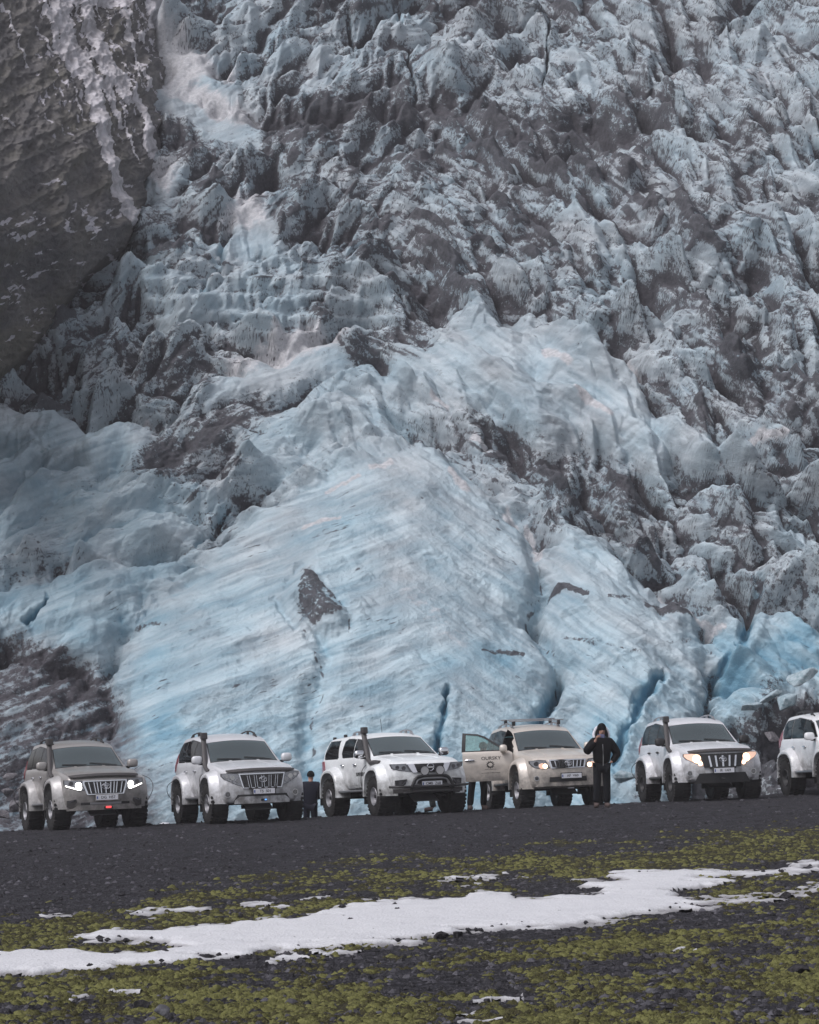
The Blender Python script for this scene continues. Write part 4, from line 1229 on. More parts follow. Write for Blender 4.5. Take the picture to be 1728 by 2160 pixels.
def build_car(S):
    C = PICK if S['kind'] == 'pickup' else SUV
    pick = S['kind'] == 'pickup'
    sh = Shell(C)
    root = empty('pickup_truck' if pick else 'off_road_car')
    tag(root, S['label'], 'pickup truck' if pick else 'off-road car', 'jacked up off-road cars parked in a row')
    P = paint('paint_' + S['color'], *S['paint'])
    FL = paint('flare_paint_' + S['color'], *S.get('flare', S['paint']))
    xa = S['wb'] / 2
    R = S['R']
    nose = C['nose']
    if pick:
        wins = [('window', [(.74, 1.425), (.24, 1.74), (.10, 1.80), (-.18, 1.835), (-.18, 1.42)]), ('window', [(-.25, 1.42), (-.25, 1.84), (-.80, 1.845), (-.98, 1.80), (-1.04, 1.52), (-.98, 1.425)]),
                ('canopy_window', [(-1.30, 1.42), (-1.36, 1.84), (-2.26, 1.82), (-2.34, 1.78), (-2.46, 1.50), (-2.44, 1.43)])]
        ws = (.90, .24, .775, .675)
        doors = [[(.90, .74), (.84, 1.38), (-.20, 1.40), (-.20, .74)], [(-.215, .74), (-.215, 1.40), (-1.10, 1.40), (-1.12, 1.20), (-.98, .98), (-.92, .74)]]
    else:
        wins = [('window', [(.60, 1.455), (.08, 1.80), (-.08, 1.865), (-.33, 1.90), (-.33, 1.45)]), ('window', [(-.40, 1.45), (-.40, 1.91), (-.85, 1.945), (-1.20, 1.935), (-1.22, 1.46)]),
                ('window', [(-1.27, 1.465), (-1.26, 1.93), (-1.80, 1.89), (-2.04, 1.78), (-2.09, 1.62), (-2.0, 1.48)])]
        ws = (.77, .10, .785, .685)
        doors = [[(.74, .72), (.70, 1.36), (.60, 1.425), (-.35, 1.43), (-.35, .72)], [(-.365, .72), (-.365, 1.43), (-1.24, 1.44), (-1.28, 1.25), (-1.02, 1.08), (-.82, .90), (-.76, .72)]]
    open_door = S.get('open_door')
    def holes(m):
        x, y, z = m
        if abs(y) > .55:
            for a in (xa, -xa):
                if (x - a) ** 2 + (z - .50) ** 2 < .54 ** 2 and z < 1.2: return True
        if z > 1.35:
            if ws[1] + .05 < x < ws[0] - .05:
                t = (x - ws[1]) / (ws[0] - ws[1])
                if abs(y) < ws[3] + (ws[2] - ws[3]) * t - .04 and z > 1.44: return True
            if abs(y) > .6:
                for _, w in wins:
                    if inpoly(x, z, scale_poly(w, -.028)): return True
            if pick and False: return True
        if open_door and y < -.6:
            if inpoly(x, z, [(.72, .74), (.66, 1.40), (.10, 1.83), (-.33, 1.915), (-.33, .74)]): return True
        if x < C['tail'] + .005 and abs(y) < .6 and 1.45 < z < 1.85: return True
        return False
    body = sh.build('body', P, root, holes)
    # black surround and glass
    ti = 0
    for nm, w in wins:
        for sg in (1, -1):
            if open_door and sg < 0 and w is wins[0][1]: continue
            dark = w is not wins[0][1]
            fr = sh.side_panel(MB(), scale_poly(w, .022), sg, .0035, .012).build('window_trim', BLACK, root)
            # trim must be a ring: cut the middle out
            bm = bmesh.new(); bm.from_mesh(fr.data)
            kill = [f for f in bm.faces if inpoly(f.calc_center_median().x, f.calc_center_median().z, scale_poly(w, -.03))]
            bmesh.ops.delete(bm, geom=kill, context='FACES'); bm.to_mesh(fr.data); bm.free()
            gl = sh.side_panel(MB(), w, sg, .007, .004).build(nm, GLASS if (S.get('clear') and not dark) else DARKGLASS, root)
    if not pick:
        for sg in (1, -1):
            sh.side_panel(MB(), [(-.335, 1.44), (-.335, 1.90), (-.395, 1.91), (-.395, 1.44)], sg, .0055, .01).build('door_pillar', BLACK, root)
    t = (ws[0], ws[1])
    scr = [(t[0], -ws[2]), (t[0], ws[2]), (t[1], ws[3]), (t[1], -ws[3])]
    wr = sh.top_panel(MB(), [(t[0] + .03, -ws[2] - .02), (t[0] + .03, ws[2] + .02), (t[1] - .02, ws[3] + .02), (t[1] - .02, -ws[3] - .02)], .003, .01).build('windscreen_trim', BLACK, root)
    bm = bmesh.new(); bm.from_mesh(wr.data)
    kill = [f for f in bm.faces if ws[1] + .05 < f.calc_center_median().x < ws[0] - .06 and abs(f.calc_center_median().y) < ws[3] - .03 + (ws[2] - ws[3]) * (f.calc_center_median().x - ws[1]) / (ws[0] - ws[1])]
    bmesh.ops.delete(bm, geom=kill, context='FACES'); bm.to_mesh(wr.data); bm.free()
    wsn = sh.top_panel(MB(), scr, .007, .004).build('windscreen', GLASS, root)
    b = MB()
    for y0, y1 in ((.66, .03), (-.06, -.62)):
        pts = [(t[0] + .02 - .012 * k - .02, y0 + (y1 - y0) * k / 5, sh.top_z(t[0] - .012 * k, y0 + (y1 - y0) * k / 5) + .025) for k in range(6)]
        b.tube(pts, .011, 6)
    b.build('wiper', BLACK, root)
    # rear window
    b = MB(); b.poly([(C['tail'] + .012, y, z) for y, z in ((-.60, 1.46), (.60, 1.46), (.55, 1.84), (-.55, 1.84))], (-.006, 0, 0)); b.slice(1, -.5, .5, .2); b.slice(2, 1.5, 1.8, .1); b.warp(sh.D)
    b.build('rear_window', GLASS if S.get('clear') else DARKGLASS, root)
    # doors with handles
    for i, dpts in enumerate(doors):
        for sg in (1, -1):
            if open_door and i == 0 and sg < 0: continue
            dr = sh.side_panel(MB(), dpts, sg, .007, .012).build('door', P, root)
            hx = (min(p[0] for p in dpts) + .16) if i == 0 else (-1.02 if not pick else -.92)
            y = sh.side_y(hx, 1.22)
            MB().ball((hx, sg * (y + .028), 1.225), (.11, .022, .026), seg=12, power=.8).build('handle', S['handle'], dr)
    # cabin: floor, dashboard, seats, wheel
    b = MB(); b.box((-.5, 0, .72), (2.7, 1.55, .06))
    b.build('cabin_floor', TRIM, root)
    MB().box((.62, 0, 1.24), (.36, 1.52, .26), bev=.06).build('dashboard', TRIM, root)
    for x, ys in ((-.15, (.38, -.38)), (-1.05, (.40, -.40))):
        for y in ys:
            st = MB(); st.box((x, y, 1.0), (.5, .5, .18), bev=.05); st.box((x - .26, y, 1.34), (.14, .48, .62), Matrix.Rotation(-.18, 4, 'Y'), .05); st.box((x - .34, y, 1.70), (.10, .27, .17), bev=.04)
            st.build('seat', SEAT, root)
    b = MB(); b.tube([(.30 + .06 * math.sin(a), .38 + .18 * math.cos(a), 1.36 + .17 * math.sin(a)) for a in np.arange(0, 2 * PI, .35)], .015, 6, True); b.cyl((.30, .38, 1.36), (.45, .38, 1.28), .03)
    b.build('steering_wheel', TRIM, root)
    if open_door:
        opened_door(sh, S, root, P)
    # wheels and flares
    for x in (xa, -xa):
        for sg in (1, -1): add_wheel(root, x, S['track'], sg, S)
    fo = S['track'] + S['W'] / 2 + .025
    for x in (xa, -xa):
        for sg in (1, -1):
            b = MB()
            front = x > 0
            fw = .17 if front else .15
            n = 30
            rings = []
            for i in range(n + 1):
                a = math.radians(-4 + (188) * i / n)
                # the arch is a little flat-sided, its feet reach down to bumper and sill
                ca, sa = math.cos(a), math.sin(a)
                q = (abs(ca) ** 2.6 + abs(sa) ** 2.6) ** (-1 / 2.6)
                ends = sstep(np.float64(abs(i / n - .5)), .33, .5)
                ring = []
                wid = fw * (1 + .25 * ends)
                lead = front and ca > 0
                for rr_, yy in ((wid + .01, -.02), (wid * .92, .28), (wid * .62, .80), (wid * .48, .95), (wid * .40, .985), (.012, 1.0), (.0, .985), (.004, .55), (.01, -.02)):
                    r_ = .565 + rr_
                    px = x + r_ * q * ca; pz = .50 + r_ * q * sa * (1.0 if sa > 0 else .9)
                    base = sh.side_y(min(max(px, C['tail'] + .1), nose - .12), max(min(pz, 1.12), .7)) - .07
                    if lead: base = base - .06 * max(0, ca) ** 2
                    ring.append(b.bm.verts.new((px, sg * (base + (fo - base) * yy), pz)))
                rings.append(ring)
            m = len(rings[0])
            for i in range(n):
                for k in range(m):
                    b.bm.faces.new((rings[i][k], rings[i][(k + 1) % m], rings[i + 1][(k + 1) % m], rings[i + 1][k]))
            b.bm.faces.new(rings[0]); b.bm.faces.new(rings[-1][::-1])
            def bend(p):
                q = sh.D((min(p[0], nose), p[1], p[2])); return (q[0] + max(0, p[0] - nose) * .3, q[1], q[2])
            b.warp(bend)
            b.build('fender_flare', FL, root, 30)
            # black liner inside the arch
            b = MB()
            for i in range(14):
                a0 = math.radians(-5 + 190 * i / 14); a1 = math.radians(-5 + 190 * (i + 1) / 14)
                q = [b.bm.verts.new((x + .55 * math.cos(a), sg * y, .50 + .55 * math.sin(a))) for a, y in ((a0, .5), (a0, .885), (a1, .885), (a1, .5))]
                b.bm.faces.new(q)
            b.bm.faces.new([b.bm.verts.new((x + .55 * math.cos(math.radians(-5 + 190 * i / 14)), sg * .5, .50 + .55 * math.sin(math.radians(-5 + 190 * i / 14)))) for i in range(15)])
            bmesh.ops.remove_doubles(b.bm, verts=b.bm.verts, dist=1e-4)
            b.warp(lambda p: sh.D((p[0] - .03, p[1], p[2])))
            b.build('wheel_well', UNDER, root)
        for sg in (1, -1):
            MB().box((x - .64, sg * (S['track'] - .02), .50), (.02, S['W'] + .02, .44), Matrix.Rotation(.10, 4, 'Y'), .008, 1).build('mud_flap', BLACK, root)
    # running boards
    for sg in (1, -1):
        MB().box((0, sg * .93, .60), (S['wb'] - 1.25, .26, .05), bev=.018).build('running_board', S.get('step', SATIN), root)
    # under the car
    b = MB()
    for sg in (1, -1): b.box((0, sg * .42, .60), (4.2, .10, .14))
    b.box((.2, 0, .66), (3.6, 1.1, .10)); b.box((.9, .1, .56), (1.0, .35, .25), bev=.05); b.box((-1.0, 0, .60), (1.2, .7, .2), bev=.05)
    for sg in (1, -1):
        b.tube([(1.0, sg * .35, .60), (xa, sg * .75, .42)], .035, 6); b.tube([(xa + .25, sg * .35, .60), (xa, sg * .75, .42)], .03, 6); b.cyl((xa, sg * .62, .45), (xa, sg * .60, .95), .055, n=10)
    b.cyl((xa, -.7, .45), (xa, .7, .45), .04, n=10); b.ball((xa, .12, .46), (.17, .14, .14))
    b.tube([(xa + .22, -.7, .44), (xa + .22, .7, .44)], .022, 6)
    b.build('chassis', UNDER, root)
    b = MB(); b.cyl((-xa, -.75, .47), (-xa, .75, .47), .06, n=12); b.ball((-xa, 0, .47), (.20, .17, .17)); b.build('rear_axle', UNDER, root)
    b = MB(); b.box((nose - .52, 0, .40), (.48, .62, .018), Matrix.Rotation(.42, 4, 'Y'), .004, 1); b.build('skid_plate', GREYPANEL if S.get('skid', True) else UNDER, root)
    # mirrors
    mx, mz = (.60, 1.47) if not pick else (.72, 1.46)
    for sg in (1, -1):
        if open_door and sg < 0: continue
        m = MB(); m.ball((mx, sg * 1.075, mz), (.085, .125, .10), seg=16, power=.62); mo = m.build('wing_mirror', S['mirror'], root)
        MB().box((mx - .06, sg * .95, mz - .09), (.07, .14, .05), bev=.015).build('mirror_arm', BLACK, mo)
        MB().box((mx - .0835, sg * 1.08, mz + .005), (.006, .20, .15), bev=.002, seg=1).build('mirror_glass', DARKGLASS, mo)
    # tail lamps
    for sg in (1, -1):
        zt = 1.66 if not pick else 1.36
        sh.side_panel(MB(), [(C['tail'] + .30, zt - .20), (C['tail'] + .22, zt), (C['tail'] + .035, zt), (C['tail'] + .035, zt - .44), (C['tail'] + .16, zt - .40)], sg, .012, .04).build('tail_lamp', RED, root)
    hx0, hx1 = ws[0] + .07, nose - .115
    sh.top_panel(MB(), [(hx0, -.74), (hx0, .74), (hx1 - .12, .765), (hx1, .70), (hx1, -.70), (hx1 - .12, -.765)], .008, .014).build('bonnet', P, root)
    b = MB()
    for sg in (1, -1):
        sh.top_panel(b, [(hx0 - .05, sg * .30), (hx0 - .05, sg * .36), (hx1 - .25, sg * .47), (hx1 - .25, sg * .40)], .016, .01)
    b.build('bonnet_crease', P, root)
    # front furniture
    {'p14': face_p14, 'p18': face_p18, 'p10': face_p10, 'pick': face_pick}[S['face']](sh, S, root, P)
    # roof rails
    if S.get('rails', True):
        for sg in (1, -1):
            b = MB()
            if pick: ends = ((-.02, -.98),)
            else: ends = ((-.25, -1.75),)
            for x0, x1 in ends:
                pts = []
                for k in range(9):
                    x = x0 + (x1 - x0) * k / 8
                    h = .075 * math.sin(PI * min(1, max(0, k / 8)) ) ** .35 if 0 < k < 8 else 0.0
                    yy = .60
                    pts.append((x, sg * yy, sh.top_z(x, yy) + h + .005))
                b.tube(pts, .022, 8, flat=(1.0, .8))
                for x in (x0 + (x1 - x0) * .14, x0 + (x1 - x0) * .5, x0 + (x1 - x0) * .86):
                    b.box((x, sg * .60, sh.top_z(x, .60) + .035), (.12, .035, .075), bev=.01)
            b.build('roof_rail', S.get('rail_mat', BLACK), root)
    if S.get('bars'):
        for x in (-.30, -1.05):
            b = MB(); z = sh.top_z(x, .45) + .16
            b.box((x, 0, z), (.075, 1.42, .028), bev=.011)
            rb = b.build('roof_bar', SATIN, root)
            for sg in (1, -1):
                MB().box((x, sg * .585, z - .06), (.10, .07, .11), bev=.015).build('bar_foot', BLACK, rb)
    if S.get('snorkel'):
        b = MB()
        f = 0 if not pick else .14
        path = [(1.10 + f, -.905, 1.20), (.92 + f, -.925, 1.245), (.78 + f, -.925, 1.33), (.66 + f, -.90, 1.47), (.42 + f, -.845, 1.70), (.22 + f, -.80, 1.88), (.15 + f, -.785, 1.97)]
        if pick: path = [(1.62, -.90, 1.235), (1.35, -.92, 1.255)] + path[1:]
        b.tube(path, [.062] * len(path), 10, flat=(1.0, .85))
        b.box((.19 + f, -.785, 2.03), (.17, .145, .16), bev=.03)
        b.box((.275 + f, -.785, 2.03), (.02, .12, .13), bev=.008, seg=1)
        b.build('snorkel', GREYP if S.get('snorkel') == 'grey' else BLACK, root)
    for sg, arcs in S.get('hoses', []):
        for pts in arcs:
            MB().tube([(x, sg * y, z) for x, y, z in pts], .008, 5).build('air_hose', BLACK, root)
    return root, sh, P, doors, wins

def spline(pts, n=5):
    out = []
    P = [Vector(p) for p in pts]
    for i in range(len(P) - 1):
        p0, p1, p2, p3 = P[max(i - 1, 0)], P[i], P[i + 1], P[min(i + 2, len(P) - 1)]
        for k in range(n):
            t = k / n
            out.append(0.5 * ((2 * p1) + (p2 - p0) * t + (2 * p0 - 5 * p1 + 4 * p2 - p3) * t * t + (3 * p1 - p0 - 3 * p2 + p3) * t ** 3))
    out.append(P[-1])
    return out

def oval_emblem(sh, root, y, z, a, b_, mat):
    """badge of three interlocked ovals"""
    e = MB()
    c = sh.face_pt(y, z, .055)
    ring = lambda cy, cz, ra, rb: e.tube([(c.x, c.y + cy + ra * math.cos(k), c.z + cz + rb * math.sin(k)) for k in np.arange(0, 2 * PI, .30)], .0085, 6, True)
    ring(0, 0, a, b_); ring(0, 0, a * .36, b_ * .93); ring(0, b_ * .38, a * .72, b_ * .42)
    e.build('badge', mat, root)

def plate(sh, root, y, z, text, frame=BLACK, tilt=0, off=.045, w=.50):
    c = sh.face_pt(y, z, off)
    b = MB(); b.box((c.x, y, z), (.016, w + .045, .155), bev=.005, seg=1); fr = b.build('number_plate', frame, root)
    MB().box((c.x + .010, y, z), (.006, w, .112), bev=.002, seg=1).build('plate_face', PLATE, fr)
    MB().box((c.x + .0145, y - w * .45, z), (.004, .026, .06)).build('plate_band', PBLUE, fr)
    # in the picture the plate reads from the car's right to its left: +y
    if text: lettering('plate_text', text, .088, BLACK, fr, M_FRONT(y + .025, z, c.x + .013), bold=.001)
    return fr

def lamps(sh, root, pts, lit, parts):
    for sg in (1, -1):
        q = pts if sg < 0 else mirror(pts)
        h = sh.face(MB(), q, .013, .05).build('headlight', lit['lens'], root)
        sh.face(MB(), scale_poly(q, .014), .009, .05).build('lamp_surround', BLACK, h)
        for nm, (y, z), r, mat in parts:
            c = sh.face_pt(sg * -y if sg > 0 else y, z, .018) if False else sh.face_pt(y if sg < 0 else -y, z, .018)
            b = MB(); b.cyl(c - Vector((.03, 0, 0)), c + Vector((.012, 0, 0)), r, r * .9, n=18); b.build(nm, mat, h)

def fog(sh, root, y, z, r, lit=LENS):
    for sg in (1, -1):
        c = sh.face_pt(sg * y, z, .01)
        b = MB(); b.cyl(c - Vector((.06, 0, 0)), c + Vector((.012, 0, 0)), r * 1.25, r * 1.15, n=20); f = b.build('fog_lamp', CHROME, root)
        MB().cyl(c - Vector((.02, 0, 0)), c + Vector((.016, 0, 0)), r * .86, r * .84, n=20).build('lamp_rim', LENSD, f)
        MB().cyl(c - Vector((.02, 0, 0)), c + Vector((.020, 0, 0)), r * .62, r * .58, n=20).build('fog_lens', lit, f)

def guard(sh, root, half, C, mat=GREYP):
    """smoked wind deflector along the bonnet edge"""
    b = MB()
    rows = []
    for k in range(25):
        y = -half + 2 * half * k / 24
        e = 1 - sstep(np.float64(abs(y)), half - .14, half) * .55
        x0 = C['nose'] - .11
        zt = sh.top_z(x0, min(abs(y), .76))
        prof = [(x0 + .045, zt + .004), (x0 + .070, zt + .022 + .008 * e), (x0 + .105, zt + .012), (x0 + .130, zt - .025 * e), (x0 + .127, zt - .045 * e), (x0 + .10, zt - .012), (x0 + .06, zt + .004)]
        rows.append([b.bm.verts.new((px, y, pz)) for px, pz in prof])
    for i in range(24):
        for k in range(7):
            b.bm.faces.new((rows[i][k], rows[i][(k + 1) % 7], rows[i + 1][(k + 1) % 7], rows[i + 1][k]))
    b.bm.faces.new(rows[0]); b.bm.faces.new(rows[-1][::-1])
    b.warp(sh.D)
    b.build('bonnet_guard', mat, root, 30)

def face_p14(sh, S, root, P):
    lit = S['lit']
    out = [(-.545, 1.115), (.545, 1.115), (.455, .785), (-.455, .785)]
    inn = [(-.510, 1.092), (.510, 1.092), (.435, .80), (-.435, .80)]
    if not S.get('black_surround'):
        gs = sh.face(MB(), out, .022, .05).build('grille_surround', SATIN if False else S['chrome'], root)
    gr = sh.face(MB(), inn if not S.get('black_surround') else out, .032, .03).build('grille', BLACK, root)
    for y in (-.335, -.175, 0, .175, .335):
        t = y * .12
        b = MB()
        if S.get('black_surround'):
            sh.face(b, [(y - .022 - t * .0, 1.065), (y + .022, 1.065), (y + .022 - t, .80), (y - .022 - t, .80)], .055, .03)
            b.build('grille_bar', CHROME, gr)
        else:
            for e in (-.026, .026):
                sh.face(b, [(y + e - .0045, 1.07), (y + e + .0045, 1.07), (y + e + .0045 - t, .80), (y + e - .0045 - t, .80)], .055, .03)
            b.build('grille_bar', S['chrome'], gr)
        sh.face(MB(), [(y - .035 - t, .80), (y + .035 - t, .80), (y + .03 - t, .752), (y - .03 - t, .752)], .045, .04).build('grille_foot', GREYP, gr)
    oval_emblem(sh, root, 0, .97, .088, .060, CHROME)
    pts = [(-.90, 1.125), (-.72, 1.13), (-.555, 1.105), (-.462, .83), (-.62, .885), (-.84, 1.0), (-.905, 1.07)]
    if lit:
        L = dict(lens=GLOW); parts = [('bulb', (-.61, 1.00), .105, LIT_WARM), ('bulb', (-.535, .885), .052, LIT_WARM)]
    else:
        L = dict(lens=LENS); parts = [('projector', (-.80, 1.06), .042, CHROME), ('projector', (-.68, 1.03), .062, CHROME), ('reflector', (-.565, .96), .055, SATIN), ('indicator', (-.70, .95), .03, SATIN)]
    lamps(sh, root, pts, L, parts)
    fog(sh, root, .79, .66, .062)
    plate(sh, root, .02, .705, S['plate'])
    if S.get('black_bumper'):
        sh.face(MB(), [(-.70, .41), (-.57, .65), (.57, .65), (.70, .41)], .018, .06).build('lower_grille', BLACK, root)
        sh.face(MB(), [(-.82, .52), (-.70, .52), (-.715, .505), (-.82, .505)], .018, .03).build('bumper_strip', CHROME, root)
        sh.face(MB(), [(.82, .505), (.715, .505), (.70, .52), (.82, .52)], .018, .03).build('bumper_strip', CHROME, root)
        c = sh.face_pt(0, .50, .03); MB().box(c, (.06, .10, .05), bev=.012).build('winch_hook', UNDER, root)
    else:
        sh.face(MB(), [(-.66, .50), (-.57, .645), (.57, .645), (.66, .50)], .012, .05).build('lower_grille', BLACK, root)
        sh.face(MB(), [(-.64, .44), (-.64, .52), (-.53, .60), (.53, .60), (.64, .52), (.64, .44)], .022, .06).build('bumper_lip', P, root)
        c = sh.face_pt(.02, .515, .035); w = MB().box(c, (.05, .14, .05), bev=.012).build('winch_hook', UNDER, root)
        MB().box(c + Vector((.03, .03, 0)), (.02, .05, .03), bev=.008).build('marker_light', LIT_BLUE, w)
    guard(sh, root, .80, sh.C)

def face_p18(sh, S, root, P):
    out = [(-.505, 1.075), (.505, 1.075), (.52, 1.02), (.425, .755), (-.425, .755), (-.52, 1.02)]
    inn = [(-.47, 1.05), (.47, 1.05), (.475, 1.01), (.395, .775), (-.395, .775), (-.475, 1.01)]
    sh.face(MB(), out, .022, .05).build('grille_surround', CHROME, root)
    gr = sh.face(MB(), inn, .032, .03).build('grille', BLACK, root)
    for y in (-.39, -.27, -.20, -.12, .12, .20, .27, .39, 0):
        t = y * .14; w = .010 if abs(y) > .01 else .012
        sh.face(MB(), [(y - w, 1.035), (y + w, 1.035), (y + w - t, .785), (y - w - t, .785)], .05, .03).build('grille_bar', CHROME, gr)
    oval_emblem(sh, root, 0, .935, .092, .064, CHROME)
    pts = [(-.90, 1.10), (-.53, 1.075), (-.535, 1.0), (-.475, .865), (-.60, .855), (-.89, .955), (-.905, 1.04)]
    lamps(sh, root, pts, dict(lens=LENS), [('bulb', (-.60, .975), .075, LIT_WHITE), ('projector', (-.76, 1.02), .055, LENSD)])
    for sg in (1, -1):
        q = [(-.89, .962), (-.60, .862), (-.55, .872), (-.53, .93), (-.555, .93), (-.57, .895), (-.61, .892), (-.885, .985)]
        sh.face(MB(), q if sg < 0 else mirror(q), .020, .03).build('daytime_light', LIT_WHITE, root)
        q = [(-.86, .64), (-.66, .66), (-.64, .60), (-.72, .50), (-.80, .47), (-.86, .50)]
        f = sh.face(MB(), q if sg < 0 else mirror(q), .012, .04).build('fog_recess', GREYP, root)
        q = [(-.84, .615), (-.78, .595), (-.68, .635), (-.665, .665), (-.70, .665), (-.76, .63), (-.84, .645)]
        sh.face(MB(), q if sg < 0 else mirror(q), .022, .03).build('fog_trim', CHROME, f)
    plate(sh, root, .02, .685, S['plate'], frame=P)
    lg = sh.face(MB(), [(-.56, .53), (-.56, .585), (.56, .585), (.56, .53)], .012, .04).build('lower_grille', BLACK, root)
    sh.face(MB(), [(-.36, .535), (-.36, .582), (.36, .582), (.36, .535)], .024, .03).build('grille_insert', SATIN, lg)
    sh.face(MB(), [(-.86, .41), (-.86, .47), (-.74, .46), (-.62, .525), (.62, .525), (.74, .46), (.86, .47), (.86, .41)], .024, .06).build('bumper_lip', SATIN if False else P, root)
    c = sh.face_pt(.05, .46, .045); w = MB().box(c, (.05, .20, .05), bev=.015).build('winch_hook', UNDER, root)
    MB().box(c + Vector((.028, 0, .005)), (.02, .13, .045), bev=.01).build('marker_light', LIT_RED, w)
    guard(sh, root, .80, sh.C)

def face_p10(sh, S, root, P):
    out = [(-.47, 1.165), (.47, 1.165), (.465, 1.12), (.42, .925), (-.42, .925), (-.465, 1.12)]
    inn = [(-.425, 1.125), (.425, 1.125), (.385, .945), (-.385, .945)]
    sh.face(MB(), [(y, min(z, 1.135)) for y, z in out], .022, .05).build('grille_surround', CHROME, root)
    gr = sh.face(MB(), [(y, min(z, 1.11)) for y, z in inn], .032, .03).build('grille', BLACK, root)
    for y in (-.33, -.235, -.135, .135, .235, .33, 0):
        t = y * .10
        sh.face(MB(), [(y - .012, 1.10), (y + .012, 1.10), (y + .012 - t, .95), (y - .012 - t, .95)], .05, .03).build('grille_bar', CHROME, gr)
    oval_emblem(sh, root, 0, 1.035, .085, .062, CHROME)
    pts = [(-.90, 1.12), (-.70, 1.13), (-.545, 1.12), (-.455, .94), (-.62, .925), (-.80, .965), (-.90, 1.06)]
    lamps(sh, root, pts, dict(lens=LENS), [('bulb', (-.555, .985), .062, LIT_WARM), ('reflector', (-.63, .99), .075, GLOW), ('projector', (-.755, 1.05), .06, LENSD), ('projector', (-.645, 1.065), .045, CHROME)])
    fog(sh, root, .765, .70, .055, LENSD)
    sh.face(MB(), [(-.47, .60), (-.46, .715), (.46, .715), (.47, .60)], .012, .05).build('lower_grille', BLACK, root)
    plate(sh, root, .06, .735, S['plate'], off=.06)
    sh.face(MB(), [(-.80, .50), (-.72, .56), (-.55, .575), (.55, .575), (.72, .56), (.80, .50)], .026, .06).build('bumper_lip', P, root)
    c = sh.face_pt(.05, .44, .02); MB().box(c, (.05, .16, .03), bev=.008).build('tow_hook', SATIN, root)

